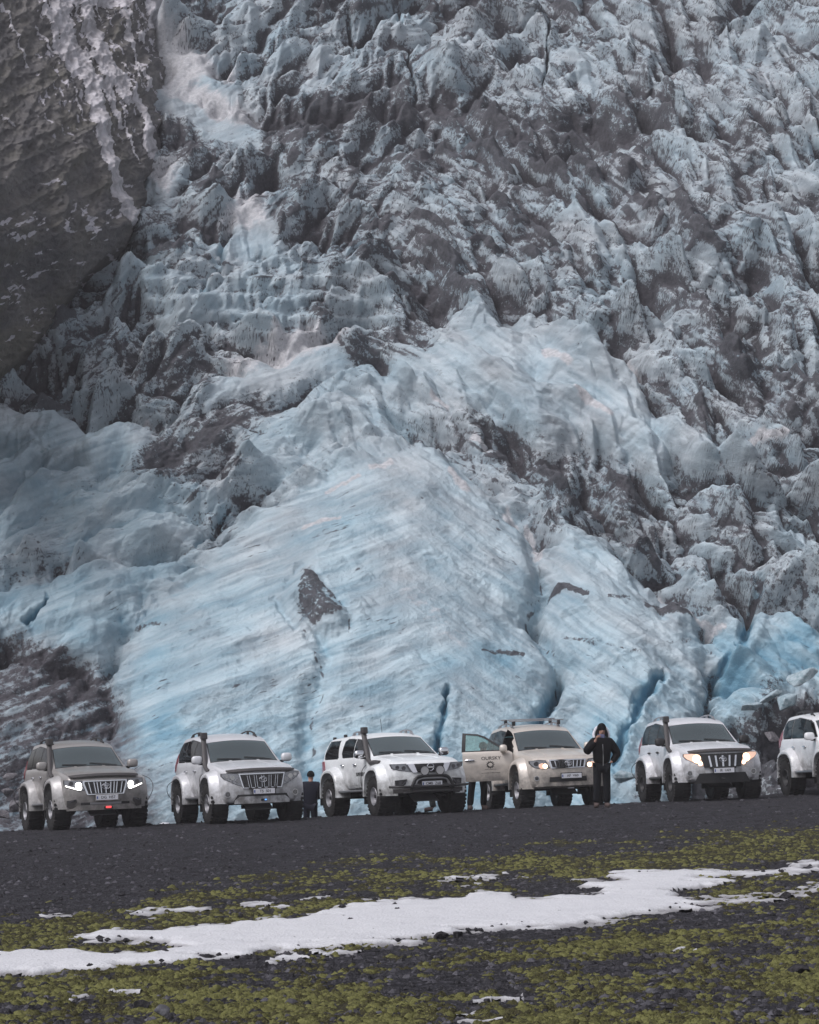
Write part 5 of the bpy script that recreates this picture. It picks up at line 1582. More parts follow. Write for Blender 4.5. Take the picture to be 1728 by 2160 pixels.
def face_pick(sh, S, root, P):
    gr = sh.face(MB(), [(-.37, 1.165), (.37, 1.165), (.30, .965), (-.30, .965)], .020, .04).build('grille', BLACK, root)
    for z in (1.11, 1.06, 1.01):
        sh.face(MB(), [(-.33, z - .006), (-.33, z + .006), (.33, z + .006), (.33, z - .006)], .035, .02).build('grille_bar', GREYP, gr)
    for sg in (1, -1):
        q = [(-.56, 1.165), (-.38, 1.165), (-.31, .965), (-.415, .965)]
        sh.face(MB(), q if sg < 0 else mirror(q), .026, .05).build('grille_surround', S['chrome'], root)
    b = MB(); c = sh.face_pt(0, 1.075, .06)
    b.tube([(c.x, c.y + .082 * math.cos(k), c.z + .082 * math.sin(k)) for k in np.arange(0, 2 * PI, .3)], .013, 6, True); b.box(c + Vector((.004, 0, 0)), (.02, .19, .038), bev=.004, seg=1)
    b.build('badge', CHROME, root)
    pts = [(-.90, 1.175), (-.565, 1.17), (-.425, .985), (-.72, 1.035), (-.86, 1.075)]
    lamps(sh, root, pts, dict(lens=LENS), [('projector', (-.76, 1.10), .045, LENSD), ('projector', (-.62, 1.08), .05, LENSD)])
    for sg in (1, -1):
        q = [(-.575, 1.155), (-.53, 1.155), (-.455, 1.01), (-.50, 1.02)]
        sh.face(MB(), q if sg < 0 else mirror(q), .03, .03).build('indicator', LENSD, root)
        q = [(-.83, .80), (-.56, .82), (-.60, .70), (-.68, .655), (-.82, .665)]
        f = sh.face(MB(), q if sg < 0 else mirror(q), .012, .03).build('fog_recess', BLACK, root)
        q = [(-.80, .672), (-.68, .672), (-.585, .76), (-.57, .795), (-.60, .79), (-.69, .70), (-.80, .695)]
        sh.face(MB(), q if sg < 0 else mirror(q), .024, .03).build('fog_trim', CHROME, f)
        c = sh.face_pt(sg * .72, .74, .014); MB().cyl(c, c + Vector((.012, 0, 0)), .04, n=14).build('fog_lens', LENSD, f)
    sh.face(MB(), [(-.47, .60), (-.40, .84), (.40, .84), (.47, .60)], .012, .04).build('lower_grille', BLACK, root)
    sh.face(MB(), [(-.86, .50), (-.86, .60), (.86, .60), (.86, .50)], .004, .06).build('bumper_base', GREYP, root)
    # bull bar with two round driving lamps
    x = sh.C['nose'] + .11
    bb = MB()
    bb.tube(spline([(x - .05, -.52, .54), (x, -.50, .66), (x + .01, -.41, .82), (x + .01, -.30, .875), (x + .01, 0, .885), (x + .01, .30, .875), (x + .01, .41, .82), (x, .50, .66), (x - .05, .52, .54)], 5), .038, 10)
    bb.tube(spline([(x - .24, -.98, .655), (x - .06, -.80, .645), (x, -.50, .64), (x, 0, .635), (x, .50, .64), (x - .06, .80, .645), (x - .24, .98, .655)], 4), .030, 8)
    bb.tube(spline([(x - .10, -.70, .50), (x - .02, -.45, .52), (x, 0, .53), (x - .02, .45, .52), (x - .10, .70, .50)], 4), .028, 8)
    bo = bb.build('bull_bar', BLACK, root)
    MB().tube(spline([(x - .01, -.40, .68), (x, -.36, .78), (x, -.26, .815), (x, 0, .82), (x, .26, .815), (x, .36, .78), (x - .01, .40, .68)], 4), .018, 8).build('inner_hoop', SATIN, bo)
    for y in (-.19, .19):
        c = Vector((x + .03, y, 1.0))
        l = MB(); l.lathe([(.0005, -.10), (.06, -.09), (.105, -.02), (.112, .0), (.112, .012), (.10, .014)], (0, 0, 0), 24)
        for v in l.bm.verts: v.co = Vector((v.co.y, v.co.x, v.co.z)) + c
        lo = l.build('driving_lamp', BLACK, root)
        MB().cyl(c + Vector((-.01, 0, 0)), c + Vector((.008, 0, 0)), .100, .098, n=24).build('lamp_lens', S['lens'], lo)
        MB().cyl(c - Vector((.02, 0, .02)), c - Vector((.02, 0, .12)), .014, n=8).build('lamp_bracket', BLACK, lo)
    fr = plate(sh, root, 0, .70, S['plate'], off=.10)
    for sg in (1, -1):
        sh.face(MB(), [(sg * .30 - .10, .675), (sg * .30 - .10, .70), (sg * .30 + .12, .70), (sg * .30 + .12, .675)], .03, .02).build('bumper_strip', SATIN, root)

def opened_door(sh, S, root, P):
    """front passenger door swung out on its hinge, glass up"""
    hx, hy = .72, -.915
    low = [(.74, .70), (.70, 1.37), (.62, 1.425), (-.42, 1.43), (-.42, .74), (-.36, .70)]
    win = [(.60, 1.43), (.09, 1.80), (-.07, 1.865), (-.41, 1.905), (-.44, 1.43)]
    b = sh.side_panel(MB(), low, -1, .007, .09)
    door = b.build('door', P, root)
    door['label'] = 'passenger door standing open with lettering and a round mark'
    def add(me_obj): me_obj.parent = door; return me_obj
    wide = {0: .035, 1: .05, 2: .055, 3: .085}
    b = MB()
    cx = sum(p[0] for p in win) / 5; cz = sum(p[1] for p in win) / 5
    inner = [(.50, 1.45), (.07, 1.755), (-.07, 1.815), (-.335, 1.855), (-.355, 1.45)]
    for i in range(5):
        j = (i + 1) % 5
        if i == 4: continue
        sh.side_panel(b, [win[i], win[j], inner[j], inner[i]], -1, .0, .05, .2)
    sh.side_panel(b, [(.60, 1.425), (.50, 1.455), (-.36, 1.455), (-.44, 1.425)], -1, .004, .05, .2)
    add(b.build('window_frame', BLACK, root))
    add(sh.side_panel(MB(), inner, -1, -.012, .004).build('window', GREENGLASS, root))
    y = sh.side_y(-.26, 1.22)
    add(MB().ball((-.26, -y - .028, 1.225), (.115, .024, .028), seg=12, power=.8).build('handle', CHROME, root))
    m = add(MB().ball((.52, -1.085, 1.475), (.085, .125, .10), seg=16, power=.62).build('wing_mirror', S['mirror'], root))
    a = MB().box((.50, -.98, 1.40), (.09, .16, .05), bev=.015).build('mirror_arm', BLACK, m)
    yt = sh.side_y(.2, 1.2)
    W = lambda p: (p[0], -(sh.side_y(min(max(p[0], -2), 2), max(.75, min(1.4, p[2]))) + .010), p[2])
    add(lettering('door_text', 'OURSKY', .115, SATIN if False else GREYP, root, M_RIGHT(.22, 1.255, -yt), W, .0015))
    b = MB()
    c = (.20, 1.10)
    b.tube([(c[0] + .062 * math.cos(k), -yt - .012, c[1] + .062 * math.sin(k)) for k in np.arange(0, 2 * PI, .35)], .014, 6, True, flat=(.3, 1))
    for k in range(12):
        a_ = k * 2 * PI / 12
        b.box((c[0] + .084 * math.cos(a_), -yt - .012, c[1] + .084 * math.sin(a_)), (.024, .004, .016), Matrix.Rotation(-a_, 4, 'Y'))
    b.warp(W)
    add(b.build('round_mark', BLACK, root))
    b = MB()
    r = random.Random(4)
    for z, x0, x1, h in ((.985, .08, .33, .012), (.90, .0, .40, .014)):
        x = x0
        while x < x1:
            w = r.uniform(.012, .03); b.box((x, -yt, z), (w, .003, h)); x += w + .010
    b.warp(W)
    add(b.build('small_print', GREYP, root))
    M = Matrix.Translation((hx, hy, 0)) @ Matrix.Rotation(math.radians(70), 4, 'Z') @ Matrix.Scale(1.10, 4, (1, 0, 0)) @ Matrix.Translation((-hx, -hy, 0))
    door.matrix_local = M

# ------------------------------------------------------------------ the six cars
def seat_car(root, u, v, Y, psi_deg, side=-1, xa=1.395, track=.9, lift=0.0, front=True):
    """stand the car so that one tyre's foot (front or rear, right hand) is where it was seen; psi is how far it turns from the viewer"""
    X0, Y0, Z0 = place(u, v, Y)
    view = math.atan2(-X0, -Y0)                       # heading that faces the camera
    # heading: facing the camera, then turned so that the right hand flank shows
    a = math.atan2(-Y0, -X0) + math.radians(psi_deg)
    f = Vector((math.cos(a), math.sin(a), 0)); l = Vector((-math.sin(a), math.cos(a), 0))
    foot = f * (xa if front else -xa) - l * (track)
    c = Vector((X0, Y0, 0)) - foot
    # rest on the flat: heights under the four wheels
    def gz(px, py):
        p = c + f * px + l * py
        return float(ground_z(p.x, p.y))
    zf = (gz(xa, track) + gz(xa, -track)) / 2; zr = (gz(-xa, track) + gz(-xa, -track)) / 2
    zl = (gz(xa, track) + gz(-xa, track)) / 2; zrr = (gz(xa, -track) + gz(-xa, -track)) / 2
    fx = (f * (2 * xa) + Vector((0, 0, zf - zr))).normalized()
    ly = (l * (2 * track) + Vector((0, 0, zl - zrr))).normalized()
    uz = fx.cross(ly).normalized(); ly = uz.cross(fx)
    M = Matrix((( fx.x, ly.x, uz.x), (fx.y, ly.y, uz.y), (fx.z, ly.z, uz.z))).to_4x4()
    c.z = (zf + zr) / 2 + lift
    root.matrix_world = Matrix.Translation(c) @ M
    return root

WHITE_LENS = simple('driving_lamp_glass', (0.46, 0.46, 0.47), 0.35, 0.2, coat=0.5)
BASE = dict(kind='suv', wb=2.79, R=.485, W=.40, rr=.205, track=.885, rim=SATIN, mirror=None, handle=CHROME, chrome=CHROME, lit=False, lens=WHITE_LENS)
def car(**k):
    S = dict(BASE); S.update(k)
    if S['mirror'] is None: S['mirror'] = paint('paint_' + S['color'], *S['paint'])
    r = build_car(S)
    root = r[0]
    seat_car(root, *S['at'], xa=S['wb'] / 2, track=S['track'], front=S.get('front', True))
    return r

hose_r = lambda: [spline([(1.0, 1.0, 1.15), (1.15, 1.18, 1.16), (1.30, 1.32, 1.05), (1.40, 1.34, .85), (1.42, 1.22, .62), (1.40, 1.10, .49)], 5)]
hose_b = lambda: [spline([(-1.05, .98, 1.02), (-1.2, 1.20, 1.02), (-1.35, 1.32, .90), (-1.40, 1.30, .70), (-1.40, 1.12, .49)], 5)]
hose_s = lambda: [spline([(.80, .95, 1.15), (.95, 1.09, 1.10), (1.0, 1.13, .92), (.95, 1.09, .70), (1.1, 1.11, .55), (1.38, 1.11, .485)], 5)]

car(face='p18', color='bronze', paint=((0.335, 0.318, 0.308), .32, .25), flare=((0.42, 0.41, 0.41), .4, .15), plate='DG  H57', at=(125, 1748, 60.0, 12.5), snorkel='grey', rail_mat=BLACK,
    label='grey brown off-road car with white headlights on, a red marker light and a black snorkel', hoses=[(1, hose_r()), (-1, hose_s()), (-1, hose_b())])
car(face='p14', color='silver', paint=((0.66, 0.67, 0.70), .32, .12), plate='TS  S01', at=(455, 1738, 60.0, 14.5), snorkel='grey',
    label='silver off-road car with unlit headlights and a small blue marker light in its bumper', hoses=[(-1, hose_b()), (-1, hose_s())])
pk = car(face='pick', kind='pickup', color='white', paint=((0.82, 0.845, 0.86), .3, .0), plate='CMB  Z68', at=(806, 1720, 61.5, 20.5), snorkel='grey', wb=3.15, R=.475, rail_mat=SATIN, mirror=CHROME,
    label='white pickup truck with canopy, black bull bar and two round driving lamps', chrome=simple('bright_trim', (0.74, 0.75, 0.80), .25, .5), hoses=[(-1, [spline([(.85, .96, 1.20), (.72, 1.02, 1.08), (.64, 1.03, .85), (.62, 1.0, .62), (.8, 1.1, .5)], 5)])], step=SATIN)
bg = car(face='p10', color='beige', paint=((0.62, 0.565, 0.51), .32, .18), plate='AF  V60', at=(1106, 1699, 64.0, 15.5), rails=True, rail_mat=SATIN, bars=True, open_door=True, clear=True, R=.455, W=.36, rim=SATIN, skid=False, step=GREYP,
    label='beige off-road car with its passenger door wide open and silver roof bars')
car(face='p14', color='pearl', paint=((0.73, 0.74, 0.775), .32, .10), plate='IR  U69', at=(1432, 1687, 64.0, 15.0), snorkel='grey', lit=True, black_surround=True, black_bumper=True, mirror=BLACK, handle=BLACK, rim=DRIM, rail_mat=SATIN, skid=False, step=GREYP,
    label='silver white off-road car with glowing orange headlights, black mirrors and black lower bumper', hoses=[(1, []), (-1, hose_b())])
car(face='p14', color='snow_white', paint=((0.78, 0.79, 0.81), .32, .05), plate='', at=(1674, 1672, 67.4, 19.0), front=False, rim=DRIM, rail_mat=BLACK,
    label='white off-road car cut off by the edge of the photo, its rear half showing', hoses=[(-1, hose_b())])

# lettering on the white pickup's door
_root, _sh, *_ = pk
_W = lambda p: (p[0], -(_sh.side_y(p[0], max(.8, min(1.3, p[2]))) + .012), p[2])
lettering('door_text', 'SUPERJEEP.IS', .115, BLACK, _root, M_RIGHT(.32, .99, -.9), _W, .004)
b_ = MB(); b_.tube([(-.55, .0, 2.0), (-.62, .0, 2.32)], .006, 5); b_.build('aerial', BLACK, _root)
for sg_ in (1, -1):
    bb_ = MB()
    for x_ in (-1.5, -2.3): bb_.box((x_, sg_ * .60, _sh.top_z(x_, .60) + .03), (.10, .07, .07), bev=.015)
    bb_.build('rack_foot', BLACK, _root)

# ------------------------------------------------------------------ people
SKIN = simple('skin', (0.42, 0.24, 0.18), 0.6)
JACKET = simple('black_jacket', (0.006, 0.006, 0.0075), 0.75, spec=0.12)
TROUSER = simple('black_trousers', (0.007, 0.008, 0.011), 0.85, spec=0.12)
NAVY = simple('navy_coat', (0.008, 0.009, 0.018), 0.6, spec=0.12)
GREENT = simple('dark_green_trousers', (0.022, 0.032, 0.030), 0.9)
KNIT = simple('black_knit', (0.009, 0.009, 0.010), 0.95, spec=0.12)
FUR = simple('white_lining', (0.70, 0.70, 0.76), 0.9)
BOOT = simple('brown_boots', (0.075, 0.052, 0.048), 0.8)
PALEKNIT = simple('grey_knit', (0.32, 0.33, 0.33), 0.95)
ZIP = simple('zip_metal', (0.40, 0.40, 0.40), 0.35, 0.8)

def skinned(name, nodes, edges, mat, parent, sub=2, root=0):
    """smooth figure grown round a skeleton: nodes are (position, radius across, radius deep)"""
    me = bpy.data.meshes.new(name)
    me.from_pydata([n[0] for n in nodes], edges, [])
    o = bpy.data.objects.new(name, me); COL.objects.link(o)
    o.modifiers.new('s', 'SKIN'); o.modifiers.new('d', 'SUBSURF').levels = sub
    sv = me.skin_vertices[0].data
    for i, n in enumerate(nodes):
        sv[i].radius = (n[1], n[2] if len(n) > 2 else n[1]); sv[i].use_root = (i == root)
    dg = bpy.context.evaluated_depsgraph_get()
    m2 = bpy.data.meshes.new_from_object(o.evaluated_get(dg))
    bpy.data.objects.remove(o); bpy.data.meshes.remove(me)
    for p in m2.polygons: p.use_smooth = True
    m2.materials.clear()
    return link_mesh(name, m2, mat, parent)

def figure(name, label, X, Y, Z, heading, pose, clothes, h=1.0, group=None):
    """pose: joints in metres with the person facing -y; heading turns it about z"""
    root = empty('person'); tag(root, label, 'person', group)
    J = dict(pelvis=(0, 0, .95), waist=(0, 0, 1.12), chest=(0, .0, 1.34), neck=(0, 0, 1.52), head0=(0, -.02, 1.62), head1=(0, -.03, 1.70), head2=(0, -.02, 1.77),
             shR=(-.19, 0, 1.45), elR=(-.27, .03, 1.16), wrR=(-.25, -.08, .92), haR=(-.25, -.10, .84), shL=(.19, 0, 1.45), elL=(.27, .03, 1.16), wrL=(.25, -.08, .92), haL=(.25, -.10, .84),
             hiR=(-.095, 0, .90), knR=(-.11, -.02, .50), anR=(-.12, .02, .10), toR=(-.14, -.08, .05), hiL=(.095, 0, .90), knL=(.11, -.02, .50), anL=(.12, .02, .10), toL=(.14, -.08, .05))
    J.update(pose)
    names = list(J); ix = {n: i for i, n in enumerate(names)}
    R = dict(pelvis=(.13, .10), waist=(.12, .095), chest=(.14, .10), neck=(.055, .055), head0=(.070, .075), head1=(.080, .098), head2=(.065, .075), shR=(.06,), elR=(.042,), wrR=(.030,), haR=(.035,), shL=(.06,), elL=(.042,), wrL=(.030,), haL=(.035,),
             hiR=(.085,), knR=(.055,), anR=(.042,), toR=(.022,), hiL=(.085,), knL=(.055,), anL=(.042,), toL=(.022,))
    E = [('pelvis', 'waist'), ('waist', 'chest'), ('chest', 'neck'), ('neck', 'head0'), ('head0', 'head1'), ('head1', 'head2'), ('chest', 'shR'), ('shR', 'elR'), ('elR', 'wrR'), ('wrR', 'haR'), ('chest', 'shL'), ('shL', 'elL'), ('elL', 'wrL'), ('wrL', 'haL'),
         ('pelvis', 'hiR'), ('hiR', 'knR'), ('knR', 'anR'), ('anR', 'toR'), ('pelvis', 'hiL'), ('hiL', 'knL'), ('knL', 'anL'), ('anL', 'toL')]
    skinned('body', [(J[n], *R[n]) for n in names], [(ix[a], ix[b]) for a, b in E], SKIN, root)
    # trousers
    tn = ['pelvis', 'hiR', 'knR', 'anR', 'hiL', 'knL', 'anL']
    tr = dict(pelvis=(.165, .13), hiR=(.115,), knR=(.088,), anR=(.090,), hiL=(.115,), knL=(.088,), anL=(.090,))
    skinned('trousers', [(J[n], *tr[n]) for n in tn], [(0, 1), (1, 2), (2, 3), (0, 4), (4, 5), (5, 6)], clothes['trousers'], root)
    # jacket
    hem = clothes.get('hem', .93)
    jn = ['hem', 'waist', 'chest', 'neck', 'shR', 'elR', 'wrR', 'shL', 'elL', 'wrL']
    JJ = dict(J); JJ['hem'] = (J['pelvis'][0], J['pelvis'][1], hem); JJ['neck'] = tuple(Vector(J['neck']) + Vector((0, 0, .04)))
    k = clothes.get('bulk', 1.0)
    jr = dict(hem=(.185 * k, .145 * k), waist=(.185 * k, .145 * k), chest=(.205 * k, .15 * k), neck=(.085, .09), shR=(.105 * k,), elR=(.088 * k,), wrR=(.068,), shL=(.105 * k,), elL=(.088 * k,), wrL=(.068,))
    je = [(0, 1), (1, 2), (2, 3), (2, 4), (4, 5), (5, 6), (2, 7), (7, 8), (8, 9)]
    jk = skinned('jacket', [(JJ[n], *jr[n]) for n in jn], je, clothes['jacket'], root)
    if clothes.get('quilt'):
        for v in jk.data.vertices:
            f = 1 + .035 * abs(math.sin(v.co.z * PI / .085)); v.co.x = v.co.x * f; v.co.y = v.co.y * f
    # boots
    for s_ in ('R', 'L'):
        a, t = Vector(J['an' + s_]), Vector(J['to' + s_])
        skinned('boot', [((a.x, a.y + .05, .065), .062), ((a.x * .6 + t.x * .4, a.y * .5 + t.y * .5 - .02, .065), .062), ((t.x, t.y - .07, .05), .050), ((a.x, a.y + .01, .20), .070)], [(0, 1), (1, 2), (0, 3)], clothes['boots'], root, 2)
    # hat
    hc = Vector(J['head1']) + Vector((0, .005, .045))
    b = MB(); b.ball(hc + Vector((0, .01, .015)), (.102, .118, .115), seg=18)
    for v in b.bm.verts:
        if v.co.z < hc.z - .03: v.co.z = hc.z - .03 + (v.co.z - hc.z + .03) * .15
    if clothes.get('flaps'):
        for sg in (1, -1): b.ball(hc + Vector((sg * .105, .02, -.10)), (.035, .075, .11), Matrix.Rotation(-sg * .22, 4, 'Y'), 12)
        b.ball(hc + Vector((0, .10, -.12)), (.12, .05, .13), seg=12)
    b.build('hat', clothes['hat'], root)
    # face
    f = Vector(J['head1']); fr = MB()
    fr.ball(f + Vector((0, -.092, -.012)), (.016, .024, .028), seg=10)
    fr.build('nose', SKIN, root)
    e = MB()
    for sg in (1, -1): e.ball(f + Vector((sg * .032, -.078, .018)), (.014, .008, .008), seg=8)
    e.ball(f + Vector((0, -.078, -.055)), (.026, .010, .006), seg=8)
    e.build('eyes_and_mouth', simple('dark_features', (0.05, 0.03, 0.03), 0.5), root)
    root.matrix_world = Matrix.Translation((X, Y, Z)) @ Matrix.Rotation(heading, 4, 'Z') @ Matrix.Scale(h, 4)
    return root, J

def gz(x, y): return float(ground_z(x, y))

# the man in black with a phone
x, y, z = place(1270, 1693, 61.4)
man, J = figure('man', 'person in black jacket and hat holding a phone up beside the beige car', x, y, gz(x, y) - .0, .10,
    dict(elR=(-.36, -.06, 1.22), wrR=(-.185, -.25, 1.47), haR=(-.165, -.265, 1.52), elL=(.37, .06, 1.19), wrL=(.21, -.08, 1.01), haL=(.16, -.07, 1.0), shR=(-.20, -.02, 1.44), shL=(.20, 0, 1.44), hiR=(-.10, 0, .90), anR=(-.115, .02, .10), anL=(.115, .02, .10)),
    dict(trousers=TROUSER, jacket=JACKET, boots=BOOT, hat=KNIT, flaps=True, hem=.95, bulk=1.14), 1.055)
# zip, lining of the hood, hand and phone
b = MB(); b.tube([(.005, -.158, .93), (.005, -.168, 1.12), (.0, -.163, 1.32), (-.0, -.105, 1.49)], .009, 6); b.build('zip', ZIP, man)
b = MB()
for sg in (1, -1): b.tube(spline([(sg * .075, .07, 1.80), (sg * .125, .07, 1.72), (sg * .165, .06, 1.62), (sg * .15, .03, 1.545)], 4), [.02] * 2 + [.036] * 9 + [.028] * 2, 8)
b.build('hood_lining', FUR, man)
palm = Vector((-.165, -.268, 1.535))
nodes = [((-.18, -.25, 1.485), .026, .018), (tuple(palm), .034, .017)]; edges = [(0, 1)]
def chain(pts, r):
    prev = 1
    for i, p in enumerate(pts):
        nodes.append((p, r * (1 - .10 * i), r * (1 - .10 * i))); edges.append((prev, len(nodes) - 1)); prev = len(nodes) - 1
for k, (dx, ln) in enumerate(((-.028, .85), (-.010, 1.0), (.008, 1.05), (.026, .95))):
    zz = 1.555 + .012 * k
    chain([(-.150 + dx * .2, -.285, zz), (-.125, -.305, zz + .010), (-.125 + .035 * ln, -.303, zz + .012), (-.125 + .055 * ln, -.296, zz + .010)], .0095)
chain([(-.150, -.245, 1.545), (-.120, -.238, 1.565), (-.095, -.245, 1.585)], .0105)
skinned('hand', nodes, edges, SKIN, man, 1)
PHONE = simple('phone_case', (0.16, 0.17, 0.30), 0.35)
ph = MB().box((0, 0, 0), (.155, .012, .078), bev=.006).build('phone', PHONE, None)
MB().cyl((-.055, -.008, .018), (-.055, -.004, .018), .012, n=12).build('phone_camera', BLACK, ph)
MB().box((0, .0065, 0), (.146, .002, .070)).build('screen', BLACK, ph)
bpy.context.view_layer.update()
ph.matrix_world = man.matrix_world @ Matrix.Translation((-.062, -.285, 1.588)) @ Matrix.Rotation(.08, 4, 'Y')
tag(ph, 'blue grey phone held up by the person in the black hat', 'phone')

# back view in a quilted coat, lower down behind the row
x, y, z = place(655, 1700, 68.6)
figure('back', 'person seen from behind in navy quilted coat between silver car and white pickup', x, y, EYE + ray(658, 1629)[1] * y - 1.80 * .98, PI - .1,
    dict(elR=(-.24, -.06, 1.18), wrR=(-.14, -.22, 1.12), haR=(-.10, -.25, 1.14), elL=(.24, -.06, 1.18), wrL=(.14, -.22, 1.12), haL=(.10, -.25, 1.14), head0=(0, -.05, 1.60), head1=(0, -.06, 1.67), head2=(0, -.05, 1.74)),
    dict(trousers=NAVY, jacket=NAVY, boots=BOOT, hat=KNIT, quilt=True, hem=.78, bulk=1.12), .98)
# behind the open door
x, y, z = place(1008, 1699, 65.3)
figure('door', 'person in dark clothes and grey hat bending behind the open door of the beige car', x, y, gz(x, y), .35,
    dict(chest=(.02, -.10, 1.26), neck=(.03, -.20, 1.39), head0=(.03, -.26, 1.46), head1=(.03, -.30, 1.52), head2=(.03, -.29, 1.60), shR=(-.16, -.12, 1.36), shL=(.21, -.12, 1.36), elR=(-.22, -.20, 1.10), wrR=(-.15, -.36, 1.05), haR=(-.12, -.40, 1.06),
         elL=(.29, -.22, 1.12), wrL=(.24, -.40, 1.16), haL=(.22, -.44, 1.18), hiR=(-.12, 0, .90), knR=(-.18, -.03, .50), anR=(-.20, .02, .10), toR=(-.25, -.14, .04), hiL=(.12, 0, .90), knL=(.16, -.02, .5), anL=(.16, .02, .10), toL=(.19, -.15, .04)),
    dict(trousers=TROUSER, jacket=NAVY, boots=BOOT, hat=PALEKNIT, hem=.92), 1.0)
# behind the pickup: only the lower legs show
x, y, z = place(912, 1708, 66.6)
figure('pick', 'person in dark green trousers hidden behind the white pickup except for the lower legs', x, y, gz(x, y), -PI / 2,
    dict(chest=(.02, -.22, 1.22), neck=(.03, -.36, 1.30), head0=(.03, -.43, 1.34), head1=(.03, -.48, 1.37), head2=(.03, -.50, 1.44), shR=(-.16, -.26, 1.28), shL=(.21, -.26, 1.28), elR=(-.22, -.32, 1.02), wrR=(-.15, -.46, .97), haR=(-.12, -.50, .98), elL=(.29, -.34, 1.04), wrL=(.24, -.5, 1.0), haL=(.22, -.52, 1.0), anL=(.05, .02, .10), toL=(.06, -.15, .04), knL=(.06, -.02, .5), anR=(-.05, .02, .10), toR=(-.07, -.15, .04), knR=(-.06, -.02, .5)), dict(trousers=GREENT, jacket=NAVY, boots=BOOT, hat=KNIT, hem=.93), .96)

# ------------------------------------------------------------------ single rocks, boulders and ice blocks
def stone_mesh(name, size, seed, cuts=9, rough=.06, sub=3, keep=.62):
    r = random.Random(seed)
    b = MB()
    for _ in range(cuts + 5):
        d = Vector((r.gauss(0, 1), r.gauss(0, 1), r.gauss(0, 1))).normalized() * r.uniform(.75, 1.1)
        b.bm.verts.new(d)
    h = bmesh.ops.convex_hull(b.bm, input=list(b.bm.verts))
    bmesh.ops.delete(b.bm, geom=[v for v in b.bm.verts if not v.link_faces], context='VERTS')
    bmesh.ops.dissolve_limit(b.bm, angle_limit=.25, verts=list(b.bm.verts), edges=list(b.bm.edges))
    bmesh.ops.bevel(b.bm, geom=list(b.bm.edges), offset=.07, segments=1, affect='EDGES')
    bmesh.ops.triangulate(b.bm, faces=list(b.bm.faces))
    bmesh.ops.subdivide_edges(b.bm, edges=list(b.bm.edges), cuts=2, use_grid_fill=True)
    for v in b.bm.verts:
        v.co *= 1 + rough * (r.random() - .5)
        v.co = Vector((v.co.x * size[0], v.co.y * size[1], v.co.z * size[2]))
    return b.mesh(name, 22)

def rock_mat(name, lo, hi, rough=.9):
    if name in MATS: return MATS[name]
    g = NT(name); co = g.coord('Object')
    n = g.noise(9.0, 5, .65, co); n2 = g.noise(30, 3, .6, co)
    p = g.bsdf(g.mix(g.ramp(g.math('ADD', n, g.math('MULTIPLY', n2, .3)), .45, .85), lo, hi), rough); p.inputs['Specular IOR Level'].default_value = .2
    g.bump(p, g.math('ADD', n, g.math('MULTIPLY', n2, .4)), .7, .04)
    MATS[name] = g.m
    return g.m
LAVA = rock_mat('lava_rock', (.012, .0115, .0135), (.045, .042, .047))
REDL = rock_mat('reddish_lava_rock', (.020, .014, .015), (.060, .042, .043))
GREYR = rock_mat('grey_rock', (.055, .055, .062), (.13, .13, .145))
PALER = rock_mat('pale_boulder', (.075, .072, .080), (.22, .21, .225))
BLKICE = rock_mat('block_ice', (.20, .29, .33), (.42, .50, .545), .45)

def on_flat(u, v):
    """spot of the gravel flat that lies behind a point of the picture"""
    lo, hi = 12.0, 75.0
    a, b = ray(u, v)
    for _ in range(40):
        m = (lo + hi) / 2
        if EYE + b * m > float(ground_z(a * m, m)): lo = m
        else: hi = m
    return a * lo, lo

k = 0
for (u, v, w, mat, label) in (
    (276, 2032, 24, LAVA, 'black rock alone on the near snow edge left of the moss islet'),
    (133, 2047, 24, LAVA, 'dark flat rock at the lower rim of the snow strip, far left'),
    (452, 1979, 30, REDL, 'reddish dark rock sitting on snow beside the end of the moss islet'),
    (449, 1992, 17, LAVA, 'small black rock on snow just below the reddish one'),
    (536, 1969, 14, LAVA, 'tiny dark rock in the middle of the snow, nearest to the reddish rock'),
    (352, 1968, 13, LAVA, 'tiny dark rock at the upper snow edge above the moss islet'),
    (735, 1927, 20, LAVA, 'low dark rock in clean snow below the white pickup'),
    (736, 1975, 14, REDL, 'small brownish rock near the lower edge of the snow under the pickup'),
    (801, 1982, 18, LAVA, 'dark rock half sunk where snow meets gravel, below the open car door'),
    (931, 1979, 34, LAVA, 'broad black rock on the lower snow edge, left one of a pair'),
    (967, 1979, 38, LAVA, 'broad black rock on the lower snow edge, right one of a pair'),
    (1013, 1968, 20, LAVA, 'small dark rock to the right of the black pair on the snow edge'),
    (1137, 1942, 15, REDL, 'little reddish rock on snow below the person in black'),
    (1337, 1913, 15, REDL, 'little red brown rock on snow between the two moss tongues'),
    (1266, 1922, 15, LAVA, 'little dark rock on snow left of the red brown one'),
    (345, 2140, 52, GREYR, 'large grey boulder in the moss at the bottom edge'),
    (300, 2128, 44, LAVA, 'black boulder touching the large grey boulder in the moss'),
    (222, 2072, 40, LAVA, 'dark wide rock among moss below the left end of the snow'),
    (1682, 2056, 60, LAVA, 'big dark boulder in moss near the right edge'),
    (1657, 1896, 34, LAVA, 'dark pointed rock at the right end of the snow strip'),
    (1378, 2100, 42, GREYR, 'grey rounded stone in the moss, lower right'),
    (1472, 2006, 40, LAVA, 'black rock among moss cushions below the right moss tongue')):
    x, y = on_flat(u, v)
    s = w * y / F / 2
    k += 1
    o = link_mesh('rock', stone_mesh('rock', (s, s * .9, s * .62), 40 + k), mat)
    o.location = (x, y, float(ground_z(x, y)) + s * .30); o.rotation_euler = (0, 0, k * 1.3)
    tag(o, label, 'rock', 'dark rocks on the snow and moss')

